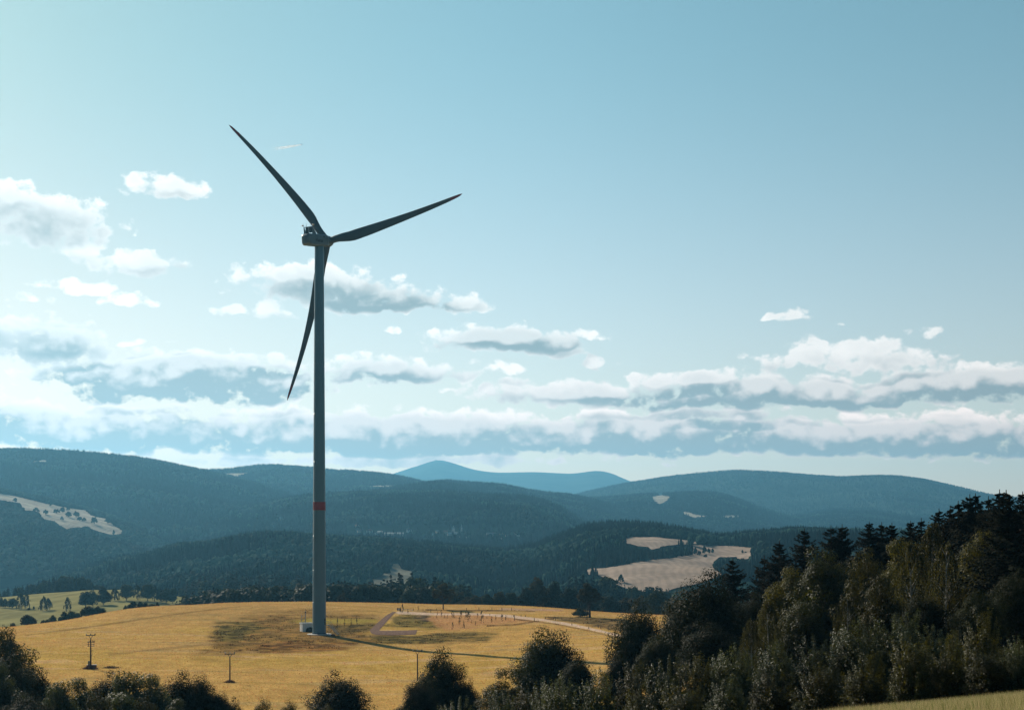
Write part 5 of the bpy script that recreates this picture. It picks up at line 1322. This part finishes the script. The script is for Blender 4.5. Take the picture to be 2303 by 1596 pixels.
BR = [('broad', 1440, 1354, 158, 186, 'round dark tree closing the golden field beside the pink strip'), ('broad', 1590, 1288, 205, 160, 'wide spreading dark beech with feathery top twigs'), ('broad', 1530, 1335, 120, 165, 'lower dark shoulder crown of the spreading beech'),
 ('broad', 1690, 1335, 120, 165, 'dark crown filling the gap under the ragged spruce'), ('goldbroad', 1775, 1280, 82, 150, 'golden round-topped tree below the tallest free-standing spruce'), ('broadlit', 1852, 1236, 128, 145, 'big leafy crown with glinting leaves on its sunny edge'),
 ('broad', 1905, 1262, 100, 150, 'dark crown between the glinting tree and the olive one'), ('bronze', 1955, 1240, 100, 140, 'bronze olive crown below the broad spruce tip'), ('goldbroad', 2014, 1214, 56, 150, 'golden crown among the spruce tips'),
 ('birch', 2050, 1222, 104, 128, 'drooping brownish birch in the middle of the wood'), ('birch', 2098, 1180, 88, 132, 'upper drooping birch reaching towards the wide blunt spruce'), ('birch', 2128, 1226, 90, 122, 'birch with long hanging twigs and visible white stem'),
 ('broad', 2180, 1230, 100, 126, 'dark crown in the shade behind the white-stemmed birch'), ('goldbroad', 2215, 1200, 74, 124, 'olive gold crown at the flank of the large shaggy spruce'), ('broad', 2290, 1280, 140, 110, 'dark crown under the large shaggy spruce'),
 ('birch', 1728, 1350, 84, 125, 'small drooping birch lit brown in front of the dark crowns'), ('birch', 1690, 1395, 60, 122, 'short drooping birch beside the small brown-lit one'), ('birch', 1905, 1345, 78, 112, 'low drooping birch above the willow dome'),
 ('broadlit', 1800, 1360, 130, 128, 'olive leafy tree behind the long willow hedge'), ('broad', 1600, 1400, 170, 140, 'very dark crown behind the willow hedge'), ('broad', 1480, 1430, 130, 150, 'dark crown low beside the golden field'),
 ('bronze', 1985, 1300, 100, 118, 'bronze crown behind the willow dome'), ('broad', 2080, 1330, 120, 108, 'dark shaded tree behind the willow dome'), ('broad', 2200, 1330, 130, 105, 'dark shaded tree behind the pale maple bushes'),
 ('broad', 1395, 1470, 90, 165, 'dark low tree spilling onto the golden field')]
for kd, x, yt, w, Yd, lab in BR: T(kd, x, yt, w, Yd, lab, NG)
SH = [('silver', 1125, 1552, 120, 92, 'small silver willow at the valley end of the long hedge'), ('silver', 1030, 1572, 110, 96, 'silver willow low in front of the round dark middle tree'), ('olive', 1190, 1545, 110, 92, 'olive shrub between silver willows in the long hedge'), ('silver', 1255, 1522, 130, 90, 'silver willow below the spiky dark tree'),
 ('silver', 1345, 1508, 130, 88, 'full silver willow in the middle of the long hedge'), ('olive', 1425, 1498, 120, 88, 'olive shrub dividing the silver willow hedge'), ('silver', 1500, 1478, 130, 86, 'silver willow with a raised pointed shoot'), ('olive', 1570, 1478, 120, 86, 'yellowish olive shrub in the long hedge'),
 ('silver', 1650, 1458, 140, 86, 'silver willow under the small brown birches'), ('silver', 1745, 1448, 140, 85, 'silver willow under the olive leafy tree'), ('silver', 1835, 1432, 150, 84, 'silver willow beginning the rise towards the dome'),
 ('silver', 1930, 1400, 170, 84, 'lower half of the big willow dome'), ('silver', 2030, 1380, 190, 84, 'highest part of the big willow dome'), ('silver', 2105, 1410, 130, 82, 'sloping end of the big willow dome'),
 ('olive', 2209, 1374, 110, 72, 'pale maple bush rising above its neighbours'), ('olive', 2055, 1436, 120, 62, 'yellow green maple bush in front of the willow dome'), ('olive', 2140, 1425, 120, 62, 'pale tall maple bush beside the yellow green one'),
 ('silver', 2295, 1440, 110, 60, 'silver bush cut by the picture edge'), ('olive', 2225, 1460, 120, 60, 'shaded maple bush in front of the tall pale one'), ('olive', 1950, 1470, 130, 64, 'olive bush below the lower willow dome'), ('olive', 1850, 1500, 130, 62, 'olive bush below the rising silver willow'),
 ('olive', 1740, 1510, 130, 64, 'dark olive bush in the lower hedge'), ('silver', 1640, 1525, 130, 66, 'silvery bush low in the hedge'), ('olive', 1540, 1545, 130, 68, 'olive bush low in the hedge beside a silvery one'), ('olive', 1430, 1560, 120, 70, 'last olive bush at the foot of the hedge')]
for kd, x, yt, w, Yd, lab in SH: T(kd, x, yt, w, Yd, lab, 'shrubs of the long hedge')
MIDT = [('broad', 765, 1512, 152, 172, 'round dark tree alone at the bottom of the golden field'), ('broad', 990, 1460, 130, 172, 'round dark middle tree in front of the plain power pole'), ('broad', 940, 1530, 120, 165, 'lower shoulder crown of the round dark middle tree'), ('broad', 1045, 1520, 80, 170, 'small dark crown leaning on the round middle tree'),
 ('broad', 1245, 1424, 178, 190, 'large dark tree with a spike of twigs at the end of the tower shadow'), ('broadlit', 1218, 1414, 26, 188, 'thin leafy spike rising from the large dark tree'), ('goldbroad', 1135, 1502, 130, 160, 'spreading olive gold tree beside the large dark tree'), ('broad', 1300, 1480, 110, 180, 'dark flank crown of the large spiky tree'),
 ('bronze', 590, 1571, 60, 165, 'low feathery treetop near the bottom of the field'), ('bronze', 650, 1576, 66, 165, 'second feathery treetop beside the round dark tree'), ('broad', 520, 1570, 60, 160, 'small dark treetop at the end of the silvery thicket'), ('bronze', 740, 1584, 50, 160, 'tiny leafy top touching the round dark tree')]
for kd, x, yt, w, Yd, lab in MIDT: T(kd, x, yt, w, Yd, lab, 'trees at the bottom of the golden field')
LF = [('goldbroad', 14, 1414, 118, 195, 'golden-edged tall tree at the picture edge above the thicket'), ('broad', 22, 1478, 150, 160, 'big dark tree below the golden-edged one'), ('broad', 88, 1508, 90, 165, 'dark sloping crown joined to the big dark tree'), ('silvertree', -10, 1490, 80, 150, 'silvery crown at the picture edge beneath the golden-edged tree'),
 ('silvertree', 128, 1534, 82, 145, 'glinting silver willow beside the big dark tree'), ('silvertree', 180, 1525, 76, 150, 'silver bush below the switch pole'), ('broad', 240, 1513, 72, 158, 'dark gap-filling crown between silver bushes'), ('silvertree', 290, 1511, 88, 150, 'fluffy silver bush topping the thicket'),
 ('silvertree', 340, 1516, 76, 150, 'silver bush next to the dark pointed thicket tree'), ('broad', 405, 1512, 118, 158, 'dark pointed tree of the thicket'), ('broad', 450, 1518, 76, 160, 'bronzed dark crown leaning on the pointed thicket tree'), ('broad', 485, 1545, 76, 158, 'low dark crown near the end of the thicket'),
 ('bronze', 225, 1556, 100, 140, 'amber bush inside the silvery thicket'), ('bronze', 330, 1568, 90, 138, 'second amber bush low in the silvery thicket'), ('silvertree', 275, 1560, 80, 138, 'low silver bush between two amber bushes'), ('broad', 60, 1560, 140, 140, 'deep dark crown filling the bottom corner'), ('silvertree', 395, 1572, 80, 138, 'low silver bush under the dark pointed tree')]
for kd, x, yt, w, Yd, lab in LF: T(kd, x, yt, w, Yd, lab, 'thicket below the switch pole')

# ------------------------------------------------------------------ saplings, posts and small things in the field
zs = zoomed(1550, 2400, 4.606); zp = zoomed(2000, 2400, 4.606)
SAP = [(235, 120, 210), (278, 60, 225), (375, 150, 240), (478, 130, 185), (565, 100, 195), (655, 145, 190), (745, 150, 195), (797, 150, 235), (905, 130, 185), (920, 195, 265), (900, 265, 322), (993, 165, 300), (1050, 255, 320), (1105, 265, 330),
       (1190, 170, 300), (1215, 205, 320), (1355, 185, 355), (1325, 300, 450), (1405, 370, 515), (1200, 395, 540), (1445, 200, 350), (1480, 190, 320), (1500, 200, 385), (1550, 350, 430), (1620, 375, 455), (1660, 230, 330), (1735, 180, 425),
       (1830, 280, 330), (1885, 235, 290), (1920, 285, 410), (1995, 265, 360), (2105, 250, 385), (2180, 265, 360), (1095, 405, 455)]
PLACE = ['beside the track top', 'closest to the track top, the tallest there', 'by the pale rail', 'in the pale grass behind the knoll', 'above the knoll', 'above the brown scrub', 'at the brown scrub edge', 'where pale grass meets orange grass',
 'short, in front of the lone brownish tree', 'leafy, in front of the lone brownish tree', 'thin, at the orange patch corner', 'below the lone brownish tree', 'thin, inside the upper orange patch', 'thin, at the patch fold', 'forked, upper orange patch', 'dark leafy, upper orange patch',
 'tall, crossing the patch fold', 'dark, below the patch fold', 'dark and thick, at the lower patch edge', 'pale, nearest the gravel pad', 'slim, upper middle of the orange patch', 'short, back row of the orange patch', 'tall pale, middle of the orange patch', 'small dark, middle of the orange patch',
 'small, lower orange patch edge', 'bushy, back row of the orange patch', 'tallest, rising from the lower patch edge', 'tiny round, in the orange patch', 'small, against the pale strip', 'dark low, on the lower patch edge', 'dark, towards the patch tip', 'tall thin, at the patch tip', 'last, at the patch tip', 'tiny, in the low brown grass']
for (x, yt, yb), pl in zip(SAP, PLACE):
    (qx, qt), (_, qb) = zs(x, yt), zs(x, yb)
    T('sapling', qx, qt, max(2.6, (yb - yt) / 4.606 * .562 * .34), None, 'young planted sapling, ' + pl.replace('closest to', 'next to').replace('nearest', 'next to'), 'saplings planted in the field', ybase=qb)
STK = [(1350, 2470, 2512), (1378, 2472, 2510), (1405, 2468, 2506), (1427, 2470, 2508)]
for (x, yt, yb), lab in zip(STK, ('dry stalk standing closest beside the turbine stairs', 'thin dry stalk, second from the turbine stairs', 'dry stalk, third from the turbine stairs', 'dark dry stalk beside the track elbow')):
    T('sapling', x * .56226, yt * .56226, 4.5, None, lab.replace('closest', 'just'), 'dry stalks by the turbine', ybase=yb * .56226, name='dry_stalk')
PST = [(48, 255, 300), (105, 290, 360), (248, 262, 300), (268, 262, 365), (388, 262, 295), (468, 272, 300), (632, 320, 372), (835, 300, 340), (982, 305, 355), (1022, 335, 365), (1140, 312, 350), (1325, 425, 455), (1635, 485, 525), (1860, 470, 530), (1810, 440, 500), (1990, 465, 530)]
PPL = ['at the orange patch tip', 'thick, at the orange patch tip', 'first of two close posts by the pink strip', 'taller of two close posts by the pink strip', 'alone behind the pink strip', 'short, behind the pink strip', 'in front of the pink strip bend', 'beside the two low bushes', 'thick, behind the pink strip',
       'short, touching the pink strip', 'at the scrub edge under the taller lone tree', 'half sunk in the pink strip', 'on the lower pink strip', 'tall, in the orange scrub by the round dark tree', 'leaning, in the orange scrub', 'last one before the round dark tree']
proto_post = None
for (x, yt, yb), pl in zip(PST, PPL):
    (qx, qt), (_, qb) = zp(x, yt), zp(x, yb)
    b = hit(qx, qb); b.z = float(gnd(b.x, b.y)); H = max(.7, (qb - qt) / FX * b.y)
    if proto_post is None:
        mb = MB(); mb.tube([(0, 0, -.3), (.01, 0, .5), (0, 0, .94), (0, 0, 1.0)], [.10, .095, .085, .05], 7)
        o = mb.build('fence_post', M['wood']); proto_post = o
    else:
        o = proto_post.copy(); COL.objects.link(o)
    o.location = b; o.scale = (1.25, 1.25, H); o.rotation_euler = (random.uniform(-.06, .06), random.uniform(-.06, .06), random.uniform(0, 3))
    tag(o, 'weathered fence post, ' + pl, 'fence post', 'fence posts along the pink grass strip')
for i, (x, yt, yb) in enumerate([(1455, 130, 190), (1685, 125, 190), (1925, 125, 195), (2110, 125, 190), (2285, 125, 185)]):
    (qx, qt), (_, qb) = zs(x, yt), zs(x, yb)
    b = hit(qx, qb); b.z = float(gnd(b.x, b.y)); o = proto_post.copy(); COL.objects.link(o); o.location = b; o.scale = (1.1, 1.1, max(1.0, (qb - qt) / FX * b.y))
    tag(o, 'thin fence post on the back hedge bank, ' + ['beside the lone brownish tree', 'second along from the lone brownish tree', 'in the middle of the bank', 'past the middle of the bank', 'under the tallest edge tree'][i], 'fence post', 'fence posts on the back bank')
b = hit(*zs(210, 195)); b.z = float(gnd(b.x, b.y))
fr_ = empty('feed_rack', b, R(15)); tag(fr_, 'small dark wooden box rack beside the track top', 'rack')
mb = MB(); mb.box(-.75, .75, -.5, .5, .35, 1.15); mb.build('box', M['wood'], fr_)
for sx in (-.65, .65):
    mb = MB(); mb.tube([(sx, -.4, -.1), (sx, -.4, 1.5)], .07); mb.build('leg', M['wood'], fr_)
mb = MB(); mb.box(-.5, .3, -.53, -.5, .6, .95); mb.build('panel', M['white'], fr_)
b = hit(*zs(370, 190)); b.z = float(gnd(b.x, b.y))
gr_ = empty('rail', b, R(-8)); tag(gr_, 'pale fallen wooden rail lying beside the track top', 'rail')
mb = MB(); mb.tube([(-2.4, 0, .75), (2.2, .1, .3)], .09); mb.tube([(-2.0, .2, -.1), (-2.0, .2, .9)], .07); mb.tube([(1.9, .2, -.1), (1.9, .2, .7)], .07); mb.build('bar', M['porcelain'], gr_)

# ------------------------------------------------------------------ village and far buildings
zv = zoomed(1400, 2050, 3.0707)
VIL = [(80, 168, 52, 26, 'plaster', 'roof_red', 'faint house highest on the slope above the village'), (118, 234, 56, 26, 'plaster', 'roof_grey', 'low grey-roofed house at the tower end of the village'), (240, 244, 60, 46, 'plaster', 'roof_red', 'tall gabled house near the tower end of the village'),
 (300, 270, 22, 24, 'plaster_white', 'roof_pale', 'tiny brilliant white gable by the tall gabled house'), (372, 247, 66, 26, 'plaster', 'roof_pale', 'pale roofed house after the brilliant gable'), (540, 268, 230, 30, 'plaster', 'roof_pale', 'very long low hall in the village'),
 (590, 294, 110, 42, 'plaster', 'roof_grey', 'large dark-roofed barn in front of the long low hall'), (722, 234, 52, 42, 'plaster_white', 'roof_grey', 'tall white house standing over the wood edge'), (1018, 277, 34, 38, 'plaster_white', 'roof_grey', 'narrow white gable in the middle of the village'),
 (1072, 242, 36, 30, 'plaster', 'roof_grey', 'small grey house behind the narrow white gable'), (1175, 240, 42, 20, 'plaster', 'roof_red', 'small flat house beside the pale twin roofs'), (1230, 272, 62, 30, 'plaster', 'roof_pale', 'first of the pale twin roofs'),
 (1297, 260, 62, 27, 'plaster', 'roof_pale', 'brighter of the pale twin roofs'), (1390, 312, 130, 22, 'plaster', 'roof_pale', 'long low shed nearest the spruces'), (1735, 288, 112, 50, 'plaster', 'roof_grey', 'biggest hall with a broad hipped roof'),
 (1860, 282, 46, 26, 'plaster', 'roof_red', 'house just past the biggest hall'), (1945, 292, 66, 24, 'plaster_white', 'roof_red', 'white house with a red roof near the village end'), (2000, 260, 32, 22, 'plaster', 'roof_red', 'small house behind the white red-roofed one'),
 (2070, 284, 112, 24, 'plaster', 'roof_pale', 'long pale house closing the village'), (1860, 328, 52, 14, 'plaster', 'roof_pale', 'lowest little house under the village')]
def house(pos, w, d, h, wm, rm, label, rz, name='house', gr='houses of the village'):
    o = empty(name, pos, rz); tag(o, label, 'house', gr)
    hw = h * .55
    mb = MB(); mb.box(-w / 2, w / 2, -d / 2, d / 2, -3, hw)
    mb.add([(-w / 2, -d / 2, hw), (-w / 2, d / 2, hw), (-w / 2, 0, h - .3), (w / 2, -d / 2, hw), (w / 2, d / 2, hw), (w / 2, 0, h - .3)], [(0, 1, 2), (3, 5, 4)])
    mb.build('wall', M[wm], o)
    mb = MB(); e = .5
    for s in (-1, 1):
        mb.add([(-w / 2 - e, s * (d / 2 + e), hw - .3), (w / 2 + e, s * (d / 2 + e), hw - .3), (w / 2 + e, 0, h), (-w / 2 - e, 0, h),
                (-w / 2 - e, s * (d / 2 + e), hw - .6), (w / 2 + e, s * (d / 2 + e), hw - .6), (w / 2 + e, 0, h - .3), (-w / 2 - e, 0, h - .3)],
               [(0, 1, 2, 3), (4, 7, 6, 5), (0, 4, 5, 1), (2, 6, 7, 3), (0, 3, 7, 4), (1, 5, 6, 2)])
    rf = mb.build('roof', M[rm], o)
    if w > 7:
        mb = MB(); mb.box(w * .2, w * .2 + .9, .3, 1.2, h - 1.2, h + 1.1); mb.build('chimney', M['brick'], rf)
    for q in np.arange(-w / 2 + 1.6, w / 2 - .9, 3.2)[:8]:
        mb = MB(); mb.box(q, q + 1.1, -d / 2 - .06, -d / 2 - .01, 1.2, 2.7); mb.build('window', M['dark'], o)
    return o
for i, (x, yb, w, h, wm, rm, lab) in enumerate(VIL):
    qx, qb = zv(x, yb); b = hit(qx, qb)
    sc_ = b.y / FX * .56226 / 3.0707
    lab = lab.replace('nearest', 'beside')
    house(b, max(5, w * sc_), max(6, min(12, w * sc_ * .6)), max(4, h * sc_), wm, rm, lab, R([-25, 15, 40, 75, -20, 5, -12, 35, 80, 20, -5, 8, -10, 4, 20, -30, 10, 60, 6, 0][i]))
for x, yb, lab in ((1270, 245, 'little church tower with a pointed cap above the village'), (1370, 225, 'thin pale spire rising between village roofs')):
    qx, qb = zv(x, yb); b = hit(qx, qb); o = empty('spire', b); tag(o, lab, 'spire')
    s_ = 1.0 if 'church' in lab else .6
    mb = MB(); mb.box(-2.6 * s_, 2.6 * s_, -2.6 * s_, 2.6 * s_, -3, 7); mb.build('wall', M['plaster_white'], o)
    mb = MB(); mb.add([(-2.9 * s_, -2.9 * s_, 7.01), (2.9 * s_, -2.9 * s_, 7.01), (2.9 * s_, 2.9 * s_, 7.01), (-2.9 * s_, 2.9 * s_, 7.01), (0, 0, 15)], [(0, 1, 4), (1, 2, 4), (2, 3, 4), (3, 0, 4), (3, 2, 1, 0)]); mb.build('roof', M['roof_pale'], o)
b = hit(629, 1172); house(b, 9, 12, 11, 'plaster_white', 'roof_pale', 'tiny white wedge of a building alone on the dark wooded hill', R(70), 'house', None)
b = Vector(((983 - CX) / FX * 17000, 17000, float(HILLS['S'].z(np.array([983.]), np.array([17000.]))[0])))
o = empty('summit_building', b); tag(o, 'tiny flat building on the summit of the hazy peak', 'building')
mb = MB(); mb.box(-30, 12, -10, 10, -8, 13); mb.box(22, 42, -9, 9, -8, 12); mb.box(12, 22, -5, 5, -8, 4); mb.build('wall', M['plaster'], o)
mb = MB(); mb.loft([[(r * math.cos(k * math.pi / 6) - 12, r * math.sin(k * math.pi / 6), z) for k in range(12)] for r, z in ((9, 13.05), (14, 16), (13, 19), (4, 21))]); mb.build('roof', M['roof_grey'], o)

# ------------------------------------------------------------------ airliner and its trail
AP = at(679.5, 324.2, 18000)
o = empty('airliner', AP, R(-8)); tag(o, 'tiny distant airliner at the head of the white trail', 'airliner')
mb = MB(); mb.tube([(-19, 0, 0), (-17, 0, .5), (-8, 0, 0), (12, 0, 0), (17, 0, 0), (19, 0, -.3)], [.3, 1.0, 2.0, 2.0, 1.3, .2], 10); mb.build('fuselage', M['steel'], o, True)
for s_ in (-1, 1):
    mb = MB(); mb.add([(4, s_ * 1.5, -.6), (-2, s_ * 1.5, -.6), (-7, s_ * 17, .8), (-4.5, s_ * 17, .8), (4, s_ * 1.5, -.2), (-2, s_ * 1.5, -.2), (-7, s_ * 17, 1), (-4.5, s_ * 17, 1)], [(0, 1, 2, 3), (4, 7, 6, 5), (0, 4, 5, 1), (1, 5, 6, 2), (2, 6, 7, 3), (3, 7, 4, 0)])
    mb.build('wing', M['steel'], o)
mb = MB(); mb.add([(-14, -.2, 1.5), (-19, -.2, 1.5), (-20, -.2, 7), (-17.5, -.2, 7), (-14, .2, 1.5), (-19, .2, 1.5), (-20, .2, 7), (-17.5, .2, 7)], [(0, 1, 2, 3), (4, 7, 6, 5), (0, 4, 5, 1), (1, 5, 6, 2), (2, 6, 7, 3), (3, 7, 4, 0)]); mb.build('tail_fin', M['steel'], o)
m, t, p = base_mat('vapour', 1.0, 0)
p.inputs['Base Color'].default_value = (.9, .9, .9, 1)
tl = t.new('ShaderNodeBsdfTranslucent'); tl.inputs[0].default_value = (.95, .95, .95, 1)
add = t.new('ShaderNodeMixShader'); add.inputs[0].default_value = .6; t.l.new(p.outputs[0], add.inputs[1]); t.l.new(tl.outputs[0], add.inputs[2])
tp = t.new('ShaderNodeBsdfTransparent'); mx = t.new('ShaderNodeMixShader')
tcn = t.new('ShaderNodeTexCoord'); sp = t.new('ShaderNodeSeparateXYZ'); t.l.new(tcn.outputs['Object'], sp.inputs[0])
al = t.m('MULTIPLY', t.smooth(sp.outputs[0], -385, -60, 0.0, .85), t.smooth(t.noise(tcn.outputs['Object'], .02, 4), .2, .7, .55, 1.0))
t.put(mx.inputs[0], al); t.l.new(tp.outputs[0], mx.inputs[1]); t.l.new(add.outputs[0], mx.inputs[2]); t.l.new(mx.outputs[0], t.n['Material Output'].inputs[0])
mb = MB()
mb.tube([(-8, 0, -2), (-120, 0, -17), (-260, 0, -36), (-385, 0, -50)], [2.5, 6, 8, 9], 10)
mb.tube([(-8, 8, -4), (-120, 10, -26), (-260, 14, -50), (-385, 20, -68)], [2.5, 6, 8, 9], 10)
ct = mb.build('contrail', m, None, True); ct.location = AP
tag(ct, 'short white vapour trail above the turbine blade', 'contrail', None, 'stuff')

# ------------------------------------------------------------------ haze
HAZE = 5.8e-5
mb = MB(); mb.box(-8600, 8600, -300, 19600, -110, 960)
m = bpy.data.materials.new('haze_air'); m.use_nodes = True; m.node_tree.nodes.remove(m.node_tree.nodes['Principled BSDF'])
v = m.node_tree.nodes.new('ShaderNodeVolumePrincipled'); v.inputs['Color'].default_value = (.22, .63, .98, 1); v.inputs['Density'].default_value = HAZE; v.inputs['Anisotropy'].default_value = .5
m.node_tree.links.new(v.outputs[0], m.node_tree.nodes['Material Output'].inputs['Volume'])
m.cycles.homogeneous_volume = True if hasattr(m.cycles, 'homogeneous_volume') else None
tag(mb.build('haze', m), 'thin bluish air haze over the whole landscape', 'haze', None, 'stuff')
scene.cycles.max_bounces = 6; scene.cycles.diffuse_bounces = 2; scene.cycles.glossy_bounces = 2; scene.cycles.transparent_max_bounces = 12
print('objects', len(bpy.data.objects))
